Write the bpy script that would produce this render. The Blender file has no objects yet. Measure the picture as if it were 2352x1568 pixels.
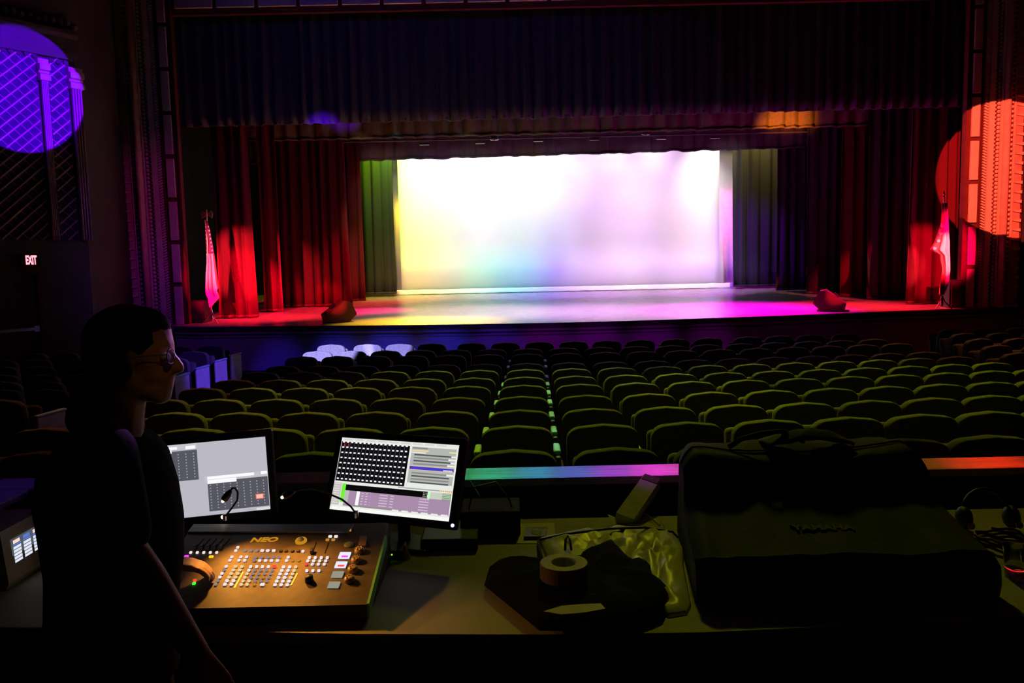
import bpy, bmesh, math, random
from mathutils import Vector, Matrix, noise
random.seed(7)
PI = math.pi
S = bpy.context.scene
COL = S.collection
V = Vector

# ------------------------------------------------------------------ camera
F = 1830.0
TH = math.atan(184/F); RO = -0.022
cam = bpy.data.cameras.new('camera'); co = bpy.data.objects.new('camera', cam); COL.objects.link(co)
cam.sensor_width = 36.0; cam.lens = F/2352*36; cam.clip_start = 0.05; cam.clip_end = 200
CR = Matrix.Rotation(PI/2-TH, 3, 'X') @ Matrix.Rotation(RO, 3, 'Z')
CP = V((0, 0, 2.2))
co.matrix_world = Matrix.Translation(CP) @ CR.to_4x4()
S.camera = co

# measuring helpers: turn a place measured in the photograph into a point of the hall
def ray(px, py): return CR @ V(((px-1176)/F, -(py-784)/F, -1))
def at(px, py, Y): d = ray(px, py); return CP + d*(Y/d.y)
def onz(px, py, z): d = ray(px, py); return CP + d*((z-CP.z)/d.z)
def onpl(px, py, P0, n): d = ray(px, py); return CP + d*((P0-CP).dot(n)/d.dot(n))
RAKE = 0.029
def stz(Y): return 0.93 + RAKE*max(0, Y-16)
def onst(px, py): return onpl(px, py, V((0, 16, .93)), V((0, -RAKE, 1)))

# ------------------------------------------------------------------ world, exposure
W = bpy.data.worlds.new('world'); S.world = W; W.use_nodes = True
W.node_tree.nodes['Background'].inputs[0].default_value = (0.02, 0.015, 0.05, 1)
W.node_tree.nodes['Background'].inputs[1].default_value = 0.002
S.view_settings.view_transform = 'Standard'; S.view_settings.look = 'None'
S.view_settings.exposure = 0.0; S.view_settings.gamma = 1.0
S.view_settings.use_curve_mapping = False

# ------------------------------------------------------------------ lights (theatre lanterns)
def spot(loc, tgt, col, ang, B, blend=.3, r=.05, name='spot_lamp'):
    loc = V(loc); tgt = V(tgt); d = tgt-loc
    l = bpy.data.lights.new(name, 'SPOT'); l.color = col
    l.energy = 4*PI*PI*d.length_squared*B
    l.spot_size = math.radians(ang); l.spot_blend = blend; l.shadow_soft_size = r
    o = bpy.data.objects.new(name, l); COL.objects.link(o)
    o.location = loc; o.rotation_euler = d.to_track_quat('-Z', 'Y').to_euler()
    return o
# cyclorama wash: lanterns on the battens upstage and mid stage, each with its own gel
CY = 25.5
# (batten row, place along the backdrop, red, green, blue output of the lantern)
CYC = [(0, 905, 0.585, 0.359, 0.131), (0, 965, 0.343, 0.216, 0.145), (0, 1030, 0.327, 0.312, 0.098), (0, 1095, 0.036, 0.271, 0.231), (0, 1160, 0.0, 0.389,
0.271), (0, 1225, 0.0, 0.0, 0.326), (0, 1275, 0.152, 0.18, 0.291), (0, 1320, 0.159, 0.0, 0.321), (0, 1385, 0.52, 0.334, 0.406), (0, 1460, 0.427,
0.315, 0.56), (0, 1540, 0.474, 0.274, 0.399), (0, 1632, 0.535, 0.348, 0.739), (1, 905, 0.141, 0.181, 0.0), (1, 965, 0.157, 0.0, 0.079), (1, 1030,
0.015, 0.129, 0.055), (1, 1095, 0.255, 0.121, 0.232), (1, 1160, 0.136, 0.25, 0.117), (1, 1275, 0.127, 0.131, 0.256), (1, 1385, 0.098, 0.121, 0.0), (1,
1460, 0.185, 0.115, 0.296), (1, 1540, 0.0, 0.02, 0.0), (1, 1632, 0.328, 0.248, 0.33), (2, 905, 0.319, 0.286, 0.144), (2, 965, 0.167, 0.141, 0.052),
(2, 1030, 0.311, 0.317, 0.222), (2, 1095, 0.155, 0.158, 0.16), (2, 1160, 0.256, 0.255, 0.305), (2, 1225, 0.045, 0.152, 0.166), (2, 1275, 0.193, 0.151,
0.141), (2, 1320, 0.126, 0.083, 0.244), (2, 1385, 0.171, 0.091, 0.204), (2, 1460, 0.377, 0.284, 0.329), (2, 1540, 0.207, 0.13, 0.215), (2, 1632, 0.34,
0.236, 0.362), (3, 905, 0.157, 0.091, 0.051), (3, 965, 0.0, 0.048, 0.048), (3, 1030, 0.074, 0.051, 0.111), (3, 1095, 0.109, 0.131, 0.103), (3, 1160,
0.063, 0.035, 0.057), (3, 1225, 0.075, 0.088, 0.014), (3, 1275, 0.072, 0.045, 0.104), (3, 1320, 0.012, 0.042, 0.0), (3, 1460, 0.136, 0.106, 0.147),
(3, 1632, 0.208, 0.19, 0.213), (4, 905, 0.587, 0.574, 0.371), (4, 965, 0.667, 0.683, 0.617), (4, 1030, 0.544, 0.517, 0.596), (4, 1095, 0.635, 0.663,
0.572), (4, 1160, 0.607, 0.589, 0.658), (4, 1225, 0.57, 0.568, 0.563), (4, 1275, 0.395, 0.448, 0.385), (4, 1320, 0.409, 0.306, 0.489), (4, 1385,
0.616, 0.414, 0.655), (4, 1460, 0.774, 0.588, 0.687), (4, 1540, 0.457, 0.306, 0.556), (4, 1632, 1.087, 0.931, 0.909)]
ROWS = ((18.45, 5.2, 690, 28), (18.45, 5.2, 600, 26), (18.45, 5.2, 510, 26), (18.45, 5.2, 430, 24), (23.9, 6.6, 390, 64))
for k, px, r_, g_, b_ in CYC:
    Y_, z_, py, cone_ = ROWS[k]; m_ = max(r_, g_, b_)
    spot((at(px, 560, CY).x, Y_, z_), at(px, py, CY), (r_/m_, g_/m_, b_/m_), cone_, m_, 1.0, .12, 'cyc_lamp')
for px, px2, c, B_ in ((1640, 1671, (1, .0, .75), 1.1), (940, 910, (1, .62, .02), .8)):  # added lamps hidden behind the main cloth to tint the side strips
    spot((at(px, 500, CY).x, CY+.35, 4.2), at(px2, 560, CY+1.1), c, 150, B_, 1, .1, 'cyc_lamp')
for px, c, b in ((935, (1, .90, .50), 1.0), (1010, (1, .97, .85), 1.2), (1100, (.95, 1, 1), 1.2), (1200, (.92, .98, 1), 1.2), (1285, (.85, .88, 1), .8), (1390, (1, .66, 1), .95), (1510, (1, .70, 1), .95), (1632, (1, .92, .76), 1.6)):
    t = at(px, 400, CY)
    spot((t.x, 23.9, 6.6), at(px, 430, CY), c, 62, b*.66, 1.0, .2, 'cyc_lamp')
# stage pools
def pool(px, py, col, ang, B, loc, blend=.9, r=.1):
    spot(loc, onst(px, py), col, ang, B, blend, r, 'stage_lamp')
for px, py, x, B_, an_ in ((585, 731, -3.4, 2.6, 34), (690, 722, -2.6, 3.2, 40), (800, 702, -1.8, 1.6, 34), (1900, 702, 5.4, 3.2, 36), (2030, 704, 6.2, 3.0, 38), (2120, 708, 7.2, 1.8, 30)):
    pool(px, py, (1, .012, .035), an_, B_, (x, 18.36, 5.9))
pool(860, 714, (1, .0, .22), 26, 4.5, (-2.6, 20.9, 6.2))
pool(930, 740, (1, .60, .01), 36, 5.5, (-2.0, 18.36, 5.9))
pool(1020, 739, (1, .66, .03), 36, 4.5, (-1.0, 18.36, 5.9))
pool(1080, 718, (1, .76, .66), 62, 1.7, (.3, 18.4, 6.0))
pool(1250, 714, (.75, .52, 1), 62, 1.6, (1.6, 18.4, 6.0))
pool(1450, 714, (.85, .30, 1), 62, 2.2, (3.2, 18.4, 6.0))
pool(1690, 710, (1, .0, .9), 56, 5.5, (5.0, 19.2, 6.2))
pool(1790, 712, (1, .0, .4), 42, 3.0, (5.6, 18.4, 6.0))
for px, py, c, x, B_ in ((930, 686, (1, .22, .04), -1.8, 1.2), (1080, 682, (.9, .30, .25), -.4, .8), (1220, 680, (.40, .10, 1), 2.0, 1.3), (1400, 677, (.55, .08, 1), 3.6, 1.3), (1600, 674, (.75, .05, 1), 5.0, 1.3), (850, 694, (1, .05, .03), -2.6, 1.2)):
    pool(px, py, c, 44, B_, (x, 22.0, 5.4))
spot((-3, 9, 5), onst(779, 736)+V((0, 0, .2)), (1, .02, .04), 3.6, 3, .8, .02, 'front_lamp')
spot((7, 9, 5), onst(1906, 712)+V((0, 0, .2)), (1, .02, .04), 3.6, 4, .8, .02, 'front_lamp')
# red box-boom lanterns on the side curtains and flags
spot((-5.6, 8.0, 4.4), at(545, 660, 18.6), (1, .0, .055), 11, 5.4, .7, .04, 'box_boom_lamp')
spot((-7.0, 9.8, 3.6), at(500, 588, 17.5), (1, .07, .08), 12, 6.5, .7, .03, 'box_boom_lamp')
spot((-5, 9, 6), at(755, 690, 21.5), (1, .0, .03), 5, 4, .9, .1, 'box_boom_lamp')
spot((-3, 9, 6), at(690, 620, 21.5), (1, .0, .06), 16, .05, .9, .1, 'box_boom_lamp')
spot((9.6, 8.0, 4.6), at(2115, 600, 18.4), (1, .0, .055), 10, 3.6, .6, .04, 'box_boom_lamp')
spot((10.3, 9.4, 3.6), at(2166, 585, 17.1), (1, .12, .11), 7, 5.0, .6, .03, 'box_boom_lamp')
# hard-edged moving lights on the side walls
spot((6, 3, 7.5), at(72, 190, 13.3), (.10, .0, 1), 6.5, 4.0, .05, .01, 'moving_lamp')
spot((1, 3, 8), at(2316, 388, 17.6), (1, .085, .045), 9.0, 2.6, .04, .01, 'moving_lamp')
# blue on the front rows and the stage front
spot((-2.5, -1.5, 8), at(766, 790, 12.9), (.34, .34, 1), 4.6, 13, .25, .02, 'front_lamp')
spot((-2.5, -1.5, 8), at(885, 770, 12.9), (.30, .30, 1), 3.2, 11, .35, .02, 'front_lamp')
for px, c, B_ in ((620, (.05, .02, 1), .35), (760, (.025, .025, 1), .6), (890, (.02, .03, 1), .75), (1020, (.03, .03, 1), .65), (1140, (.12, .02, .9), .4), (1250, (.45, .0, .75), .25), (1370, (.5, .0, .8), .25), (1500, (.5, .0, .75), .2), (1640, (.5, .0, .6), .16)):
    t = at(px, 760, 16.3); spot((t.x, 7.0, 6.5), (t.x, t.y, .30), c, 7.5, B_, 1, .1, 'front_lamp')
spot((-1, 5, 9), at(400, 760, 17.0), (.2, .02, .75), 20, .12, 1, .1, 'front_lamp')
spot((6, 7, 9), at(470, 860, 12.6), (.14, .05, 1), 9, .9, .8, .05, 'front_lamp')
# green and amber top light over the seats and the desk
for x in (-.3, 3.6):
    spot((x, 12.2, 9.6), (x, 7.4, 1), (.35, .46, .006), 33, 1.5, .35, .06, 'house_or_fill_lamp')
spot((1.2, 12.6, 9.6), (0.8, 9.0, 1), (.10, .42, .16), 22, .5, .9, .1, 'house_or_fill_lamp')
spot((1.5, 12.0, 9.6), (1.0, 2.4, 1.2), (.42, .46, .008), 15, .15, .8, .4, 'house_or_fill_lamp')
spot((4, 15.6, 8), (1.5, 12.4, 1), (.32, .16, .36), 60, .5, .8, .1, 'house_or_fill_lamp')
spot((-6, 12.6, 9), (-3.0, 7.0, 1), (.75, .20, .05), 26, .4, .8, .1, 'house_or_fill_lamp')
spot((9, 13.0, 9), (6.8, 11, 1), (.8, .25, .06), 34, .5, .8, .1, 'house_or_fill_lamp')
# added teal spots, one aimed at each arm rest, to tint the pads
for py, Y in ((1035, 5.45), (980, 6.25), (940, 7.1), (908, 8.0), (882, 8.9), (862, 9.8)):
    t = at(1176+(py-735)*.36, py, Y); spot((t.x+.1, 12.4, 9.4), t, (.06, .75, .80), 1.5, .42, 1, .01, 'narrow_beam')
# narrow beams on the rail in front of the desk
for px, c, b in ((1080, (.02, .75, .22), .5), (1180, (.0, .55, .50), .45), (1280, (.0, .22, .85), .5), (1370, (.12, .02, .9), .5), (1460, (.6, .0, .85), .7), (1550, (.85, .0, .75), .8), (2190, (.6, .06, .01), .3), (2275, (1, .02, .005), .9), (2345, (.9, .02, .005), .5)):
    spot((onz(px, 1087, 1.28).x*1.5, 9.5, 8.8), onz(px, 1089-(px-1300)*.022, 1.28), c, 2.7, b, 1, .01, 'narrow_beam')
spot((-1, 10, 8), (-2.15, 3.4, 1.28), (.08, .01, .8), 6, .06, .8, .02, 'narrow_beam')
# proscenium glow, border light and leg lights
spot((4, 8, 7), at(405, 500, 17.6), (.75, .03, .60), 15, .10, 1, .1, 'front_lamp')
spot((-2, 8, 9), at(1000, 230, 17.9), (.10, .05, .9), 70, .06, .8, .2, 'front_lamp')
spot((-4.0, 11.0, 1.6), at(742, 316, 18), (.12, .0, 1), 7.8, 4.0, .8, .03, 'front_lamp')
spot((5.2, 16.2, 3.0), at(1800, 300, 20.4), (1, .21, .01), 18, 6, .9, .05, 'border_lamp')
spot((-3.6, 24.1, 6.6), at(880, 400, 24.9), (.33, .85, .0), 80, 11, 1, .1, 'leg_lamp')
spot((-4.4, 24.0, 6.6), at(850, 460, 24.9), (.60, .45, .02), 50, .5, 1, .1, 'leg_lamp')
spot((7.6, 24.1, 6.6), at(1735, 380, 24.9), (.75, .58, .16), 90, 4.5, 1, .1, 'leg_lamp')
spot((5.0, 22.2, 4.9), at(1740, 590, 24.9), (.25, .0, .9), 50, 1.8, 1, .1, 'leg_lamp')

# violet stage light that catches the operator's forehead
spot((1.5, 13, 6), (-.78, 1.85, 1.98), (.60, .22, .95), 1.0, 1.0, .8, .02, 'stage_lamp')

# added unseen amber fill standing in for console glow on the operator's face
spot((1.2, -.6, 4.6), (-.80, 1.85, 1.96), (1, .50, .07), 3.2, .032, .9, .02, 'house_or_fill_lamp')

# ------------------------------------------------------------------ materials
def M(name, col, rough=.7, spec=.3, var=.15, scale=8.0, bump=0.0, metal=0.0, sheen=0.0, stretch=None):
    m = bpy.data.materials.new(name); m.use_nodes = True; nt = m.node_tree; b = nt.nodes['Principled BSDF']
    b.inputs['Roughness'].default_value = rough; b.inputs['Metallic'].default_value = metal
    b.inputs['Specular IOR Level'].default_value = spec
    if sheen: b.inputs['Sheen Weight'].default_value = sheen
    tc = nt.nodes.new('ShaderNodeTexCoord'); n = nt.nodes.new('ShaderNodeTexNoise')
    n.inputs['Scale'].default_value = scale; n.inputs['Detail'].default_value = 4
    if stretch:
        mp = nt.nodes.new('ShaderNodeMapping'); mp.inputs['Scale'].default_value = stretch
        nt.links.new(tc.outputs['Object'], mp.inputs[0]); nt.links.new(mp.outputs[0], n.inputs['Vector'])
    else: nt.links.new(tc.outputs['Object'], n.inputs['Vector'])
    r = nt.nodes.new('ShaderNodeValToRGB')
    a = [max(0, c*(1-var)) for c in col]; z = [min(1, c*(1+var)) for c in col]
    r.color_ramp.elements[0].position = .3; r.color_ramp.elements[1].position = .7
    r.color_ramp.elements[0].color = (*a, 1); r.color_ramp.elements[1].color = (*z, 1)
    nt.links.new(n.outputs['Fac'], r.inputs[0]); nt.links.new(r.outputs[0], b.inputs['Base Color'])
    if bump:
        bp = nt.nodes.new('ShaderNodeBump'); bp.inputs['Strength'].default_value = bump; bp.inputs['Distance'].default_value = .01
        nt.links.new(n.outputs['Fac'], bp.inputs['Height']); nt.links.new(bp.outputs[0], b.inputs['Normal'])
    return m
def E(name, col, k):
    m = bpy.data.materials.new(name); m.use_nodes = True; nt = m.node_tree; nt.nodes.clear()
    e = nt.nodes.new('ShaderNodeEmission'); o = nt.nodes.new('ShaderNodeOutputMaterial')
    e.inputs[0].default_value = (*col, 1); e.inputs[1].default_value = k; nt.links.new(e.outputs[0], o.inputs[0])
    return m
def glass(name, col=(1, 1, 1)):
    m = bpy.data.materials.new(name); m.use_nodes = True; b = m.node_tree.nodes['Principled BSDF']
    b.inputs['Base Color'].default_value = (*col, 1); b.inputs['Roughness'].default_value = .08
    b.inputs['Transmission Weight'].default_value = 1; b.inputs['IOR'].default_value = 1.4
    return m
m_plaster = M('plaster', (.13, .11, .10), .8, .2, .12, 3, .1)
m_back = M('grille_backing', (.08, .07, .10), .9, .1)
m_wall = M('dark_plaster', (.04, .03, .035), .85, .2, .2, 2, .1)
m_orn = M('cream_ornament', (.75, .60, .50), .7, .3, .08, 6)
m_groove = M('groove_paint', (.14, .03, .03), .8, .2, .15, 6)
m_ceil = M('ceiling_paint', (.06, .05, .06), .9, .1)
m_floor = M('aisle_carpet', (.03, .02, .025), .95, .1, .3, 40, .3)
m_stage = M('stage_boards', (.34, .30, .29), .22, .6, .18, 3, .03, stretch=(1, 14, 1))
m_fascia = M('stage_front_paint', (.30, .26, .30), .6, .3, .15, 3, .05, stretch=(1, 1, 12))
m_lip = M('stage_lip', (.05, .04, .05), .5, .4)
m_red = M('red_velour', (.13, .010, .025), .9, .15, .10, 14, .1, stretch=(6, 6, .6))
m_red2 = M('dimmed_red_velour', (.07, .007, .012), .9, .15, .10, 14, .1, stretch=(6, 6, .6))  # darker copy of the red velour; dimness of the inner legs in the colour
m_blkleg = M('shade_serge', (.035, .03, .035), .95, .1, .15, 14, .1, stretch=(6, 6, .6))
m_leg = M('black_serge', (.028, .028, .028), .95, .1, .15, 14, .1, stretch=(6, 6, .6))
m_val = M('dark_valance_velour', (.09, .07, .09), .95, .1, .2, 10, .1, stretch=(6, 6, .6))
m_cyc = M('white_cyc_cloth', (.80, .80, .80), .9, .1, .01, 2)
m_hem = M('white_hem_and_glint', (.92, .92, .92), .9, .1, .02, 6, .2)  # hem cloth; also used for painted glints on the hung lanterns
m_gold = M('gold_border_cloth', (.10, .08, .06), .9, .1, .15, 14)
m_seat = M('seat_velour', (.105, .092, .085), .95, .1, .2, 40, .2)
m_pad = M('pale_arm_pad', (.26, .50, .52), .5, .4, .1)
m_panel = M('pale_end_panel', (.55, .50, .60), .6, .3, .1)
m_iron = M('dark_cast_iron', (.06, .06, .06), .6, .4)
m_blk = M('black_plastic', (.018, .018, .020), .45, .4, .2, 30)
m_mat = M('matt_black', (.012, .012, .013), .8, .2, .2, 30)
m_console = M('console_paint', (.12, .09, .07), .6, .25, .15, 40)
m_grey = M('grey_metal', (.30, .30, .32), .5, .4, .1)
m_steel = M('chrome', (.8, .8, .82), .2, .5, .05, metal=1)
m_desk = M('desk_laminate', (.40, .39, .27), .6, .2, .07, 5)
m_deskedge = M('desk_edge', (.40, .36, .22), .6, .3, .1)
m_rail = M('varnished_rail', (.62, .56, .52), .5, .3, .3, 5, .05, stretch=(1, 22, 1))
m_half = M('half_wall_paint', (.04, .035, .035), .8, .2)
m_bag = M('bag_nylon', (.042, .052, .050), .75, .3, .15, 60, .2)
m_bag2 = M('bag_nylon_shaded', (.022, .024, .025), .75, .3, .15, 60, .2)  # darker copy of the bag nylon; shade of front and back in the colour
m_print = M('bag_print', (.14, .14, .12), .7, .3, .1)
m_cloth = M('black_jacket_cloth', (.010, .010, .011), .95, .1, .2, 50, .3)
m_film = M('pale_plastic_sack', (.70, .70, .62), .35, .5, .08, 12, .2)
m_tape = M('tape_edge', (.80, .76, .50), .7, .2, .1, 30, .1)
m_tapes = M('tape_side', (.35, .22, .16), .5, .4, .2, 12)
m_paper = M('white_paper', (.85, .85, .72), .8, .2, .05)
m_paper2 = M('dull_paper', (.45, .45, .30), .8, .2, .08)
m_card = M('grey_card', (.62, .60, .54), .7, .3, .1, 20)
m_skin = M('skin', (.45, .26, .17), .55, .35, .1, 30)
m_hair = M('dark_hair', (.007, .006, .005), .85, .08, .3, 60, .3)
m_shirt = M('black_tee', (.012, .012, .014), .95, .1, .2, 30, .2)
m_jean = M('dark_trousers', (.015, .015, .02), .9, .1, .2, 40, .2)
m_glass = glass('lens_glass'); m_clear = glass('clear_plastic', (.9, .9, .85))
m_orange = M('orange_cone', (.75, .26, .06), .6, .3, .1)
m_flagw = M('flag_white', (.85, .80, .78), .8, .2, .05)
m_flagr = M('flag_red', (.55, .16, .15), .8, .2, .05)
m_flagb = M('flag_blue', (.06, .04, .12), .8, .2, .05)
m_grille = M('speaker_grille', (.06, .03, .03), .8, .3, .3, 120, .2)
m_gfx = M('green_lit_side_panel', (.25, .75, .22), .5, .3, .1)  # green light on the console edge put into its colour
m_gold2 = M('gilt', (.9, .62, .25), .35, .5, .1, metal=.8)
e_wh = E('key_white', (1, .84, .82), .95); e_wm = E('key_warm', (1, .68, .34), .9); e_or = E('key_orange', (1, .45, .06), .5)
e_dim = E('key_dim', (.75, .60, .62), .38); e_red = E('key_red', (1, .06, .05), 1.1); e_grn = E('led_green', (.05, 1, .05), 1.2)
e_mag = E('key_magenta', (1, .05, 1), 1.2); e_yel = E('key_yellow', (1, .55, .02), 1.2); e_lbl = E('amber_glow', (1, .42, .02), .55)  # the amber one glows by itself: emblem, label and trackball ring
e_blue = E('led_blue', (.25, .3, 1), 6); e_exit = E('exit_letters', (1, .16, .20), 4.0); e_warm = E('lamp_filament', (1, .72, .3), 6)
e_lcd = E('key_screen_lit', (.85, .85, 1), 1.0); e_lcd2 = E('key_screen_dim', (.62, .60, .45), .5); e_lime = E('led_lime', (.35, 1, .02), 1.0)

# ------------------------------------------------------------------ building helpers
def wm(o):
    m = o.matrix_basis.copy(); p = o.parent
    while p: m = p.matrix_basis @ m; p = p.parent
    return m
def tag(o, label=None, cat=None, group=None, kind=None):
    if label: o['label'] = label
    if cat: o['category'] = cat
    if group: o['group'] = group
    if kind: o['kind'] = kind
    return o
def thing(name, loc, label, cat, rz=0, group=None):
    o = bpy.data.objects.new(name, None); COL.objects.link(o); o.empty_display_size = .1
    o.location = loc; o.rotation_euler = (0, 0, rz)
    return tag(o, label, cat, group)
class B:
    def __init__(s): s.bm = bmesh.new(); s.mi = 0
    def _f(s, vs):
        try: f = s.bm.faces.new(vs); f.material_index = s.mi; return f
        except ValueError: return None
    def box(s, c, sz, mat=None, bev=0):
        r = bmesh.ops.create_cube(s.bm, size=1)['verts']
        bmesh.ops.scale(s.bm, vec=V(sz), verts=r)
        fs = {f for v in r for f in v.link_faces}
        for f in fs: f.material_index = s.mi
        if bev:
            es = list({e for v in r for e in v.link_edges})
            o = bmesh.ops.bevel(s.bm, geom=es, offset=bev, segments=2, affect='EDGES', profile=.5)
            r = list({v for f in o['faces'] for v in f.verts} | {v for v in r if v.is_valid})
            for f in o['faces']: f.material_index = s.mi
        m = Matrix.Translation(V(c)) @ (mat.to_4x4() if mat else Matrix.Identity(4))
        bmesh.ops.transform(s.bm, matrix=m, verts=r)
        return s
    def rings(s, rs, cap=True, closed=True):
        L = [[s.bm.verts.new(p) for p in r] for r in rs]; n = len(L[0])
        for a, b in zip(L, L[1:]):
            for i in range(n if closed else n-1):
                j = (i+1) % n; s._f((a[i], a[j], b[j], b[i]))
        if cap: s._f(L[0][::-1]); s._f(L[-1])
        return s
    def tube(s, pts, r, n=8, cap=True):
        pts = [V(p) for p in pts]; R = []
        for i, p in enumerate(pts):
            d = (pts[min(i+1, len(pts)-1)]-pts[max(i-1, 0)]).normalized()
            u = d.cross(V((0, 0, 1)) if abs(d.z) < .9 else V((0, 1, 0))).normalized(); w = d.cross(u)
            rr = r[i] if isinstance(r, (list, tuple)) else r
            R.append([p+u*math.cos(2*PI*k/n)*rr+w*math.sin(2*PI*k/n)*rr for k in range(n)])
        return s.rings(R, cap)
    def lathe(s, c, prof, n=24, mat=None):
        R = []
        for r, z in prof:
            R.append([V(c)+((mat or Matrix.Identity(3)) @ V((max(r, 1e-4)*math.cos(2*PI*k/n), max(r, 1e-4)*math.sin(2*PI*k/n), z))) for k in range(n)])
        return s.rings(R)
    def sph(s, c, r, n=10, sc=(1, 1, 1), mat=None):
        v = bmesh.ops.create_uvsphere(s.bm, u_segments=n, v_segments=max(6, n*2//3), radius=r)['verts']
        for f in {f for q in v for f in q.link_faces}: f.material_index = s.mi
        m = Matrix.Translation(V(c)) @ (mat.to_4x4() if mat else Matrix.Identity(4)) @ Matrix.Diagonal((*sc, 1))
        bmesh.ops.transform(s.bm, matrix=m, verts=v); return s
    def poly(s, pts, h):
        """prism: closed polygon, extruded by vector h"""
        h = V(h); return s.rings([[V(p) for p in pts], [V(p)+h for p in pts]])
    def grid(s, fn, nu, nv):
        L = [[s.bm.verts.new(fn(i/nu, j/nv)) for i in range(nu+1)] for j in range(nv+1)]
        for j in range(nv):
            for i in range(nu): s._f((L[j][i], L[j][i+1], L[j+1][i+1], L[j+1][i]))
        return s
    def build(s, name, mats, parent=None, smooth=False, local=False, thick=0, label=None):
        bmesh.ops.recalc_face_normals(s.bm, faces=s.bm.faces)
        if thick: bmesh.ops.solidify(s.bm, geom=s.bm.faces[:], thickness=thick)
        if parent and not local: s.bm.transform(wm(parent).inverted())
        me = bpy.data.meshes.new(name); s.bm.to_mesh(me); s.bm.free()
        for m in (mats if isinstance(mats, (list, tuple)) else [mats]): me.materials.append(m)
        if smooth:
            for p in me.polygons: p.use_smooth = p.loop_total <= 4
        o = bpy.data.objects.new(name, me); COL.objects.link(o)
        if parent: o.parent = parent
        if label: o['label'] = label
        return o
def st(o): o['kind'] = 'structure'; return o
def stuff(o): o['kind'] = 'stuff'; return o
def copy_tree(o, parent=None):
    c = o.copy(); COL.objects.link(c); c.parent = parent
    for ch in list(o.children): copy_tree(ch, c)
    return c
DG = None
def text(name, body, size, mat, origin, ux, uy, parent=None, ext=.002, shear=0, bold=0, sx=1):
    cu = bpy.data.curves.new(name, 'FONT'); cu.body = body; cu.size = size; cu.extrude = ext; cu.align_x = 'CENTER'; cu.align_y = 'CENTER'
    cu.shear = shear; cu.offset = bold; cu.resolution_u = 4
    t = bpy.data.objects.new(name, cu); COL.objects.link(t)
    bpy.context.view_layer.update()
    me = bpy.data.meshes.new_from_object(t.evaluated_get(bpy.context.evaluated_depsgraph_get()))
    bpy.data.objects.remove(t)
    ux = V(ux).normalized(); uy = V(uy); uz = ux.cross(uy).normalized(); uy = uz.cross(ux)
    m = Matrix.Translation(V(origin)) @ Matrix((ux*sx, uy, uz)).transposed().to_4x4()
    if parent: m = wm(parent).inverted() @ m
    me.transform(m); me.materials.clear(); me.materials.append(mat); me.name = name
    o = bpy.data.objects.new(name, me); COL.objects.link(o)
    if parent: o.parent = parent
    return o
def nz(x, y, z=0): return noise.noise(V((x, y, z)))

# ------------------------------------------------------------------ room shell
AE = [(-9.6, 18.4), (-7.33, 17.27), (-6.63, 17.0), (-4.44, 16.72), (-2.87, 16.45), (-.8, 16.18), (1.3, 16.09), (3.0, 16.22), (5.42, 16.60), (7.3, 16.93), (9.19, 17.2), (11.4, 17.67), (12.2, 18.4)]
b = B()   # auditorium floor: flat by the stage, rising towards the back
prof = [(-4, .63), (10.3, -.0), (19, 0)]
b.rings([[V((x, y, z-dz)) for (y, z) in prof for dz in (0,)] + [V((x, y, z-.3)) for (y, z) in prof[::-1]] for x in (-10, 13)])
st(b.build('floor', m_floor))
def flz(Y): return .63*max(0, (10.3-Y))/14.3 if Y < 10.3 else 0
st(B().box((1.5, 11.5, 10.65), (23, 31, .3)).build('ceiling', m_ceil))
st(B().box((1.5, -4.1, 5), (23, .2, 11)).build('wall_back', m_wall))
st(B().box((1.5, 27.2, 5), (23, .2, 11.4)).build('wall_stage', m_mat))
st(B().box((-9.75, 3.9, 5.2), (.3, 16.2, 11)).build('wall_left', m_wall))
st(B().box((13.0, 7, 5.2), (.3, 22, 11)).build('wall_right', m_wall))
# stage platform
b = B()
top = [V((x, y, stz(y))) for x, y in AE] + [V((12.2, 27, stz(27))), V((-9.6, 27, stz(27)))]
b.rings([top, [V((p.x, p.y, p.z-.1)) for p in top]])
st(b.build('stage_floor', m_stage))
def ribbon(z0, z1, out, th):
    b = B()
    b.rings([[V((x, y-out, z0)), V((x, y-out, z1)), V((x, y-out+th, z1)), V((x, y-out+th, z0))] for x, y in AE[1:-1]])
    return b
fas = st(ribbon(0, .83, -.06, .12).build('wall_stage_front', m_fascia))
st(ribbon(.86, .945, .03, .05).build('trim_1', m_lip))
ribbon(.79, .83, .0, .05).build('moulding', m_fascia, fas)
ribbon(.71, .735, -.03, .04).build('moulding', m_fascia, fas)
ribbon(.0, .10, -.03, .04).build('moulding', m_fascia, fas)
# stage wings behind the proscenium wall
st(B().box((-8.9, 22.5, 5), (.2, 9, 11)).build('wall_wing_left', m_mat))
st(B().box((12.3, 22.5, 5), (.2, 9, 11)).build('wall_wing_right', m_mat))

# splayed left wall with the organ grille
A0 = V((-9.6, 11.45, 0)); A1 = V((-7.52, 14.33, 0)); ad = (A1-A0).normalized(); an = V((ad.y, -ad.x, 0))
AL = (A1-A0).length
def aw(u, z, o=0): p = A0+ad*u+an*o; return V((p.x, p.y, z))
def abox(b, u0, u1, z0, z1, o0, o1):
    b.poly([aw(u0, z0, o0), aw(u1, z0, o0), aw(u1, z0, o1), aw(u0, z0, o1)], (0, 0, z1-z0)); return b
def apx(px, py):
    p = onpl(px, py, A0, an); return (p-A0).dot(ad), p.z
wl = st(abox(B(), 0, AL, 0, 10.4, -.25, 0).build('wall_left_splay', m_plaster))
u_a, z_a = apx(80, 118); u_b, _ = apx(108, 200); u_c, _ = apx(155, 200); u_d, _ = apx(184, 200)
ztop = apx(95, 140)[1]; zbot = ztop-3.0
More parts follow.
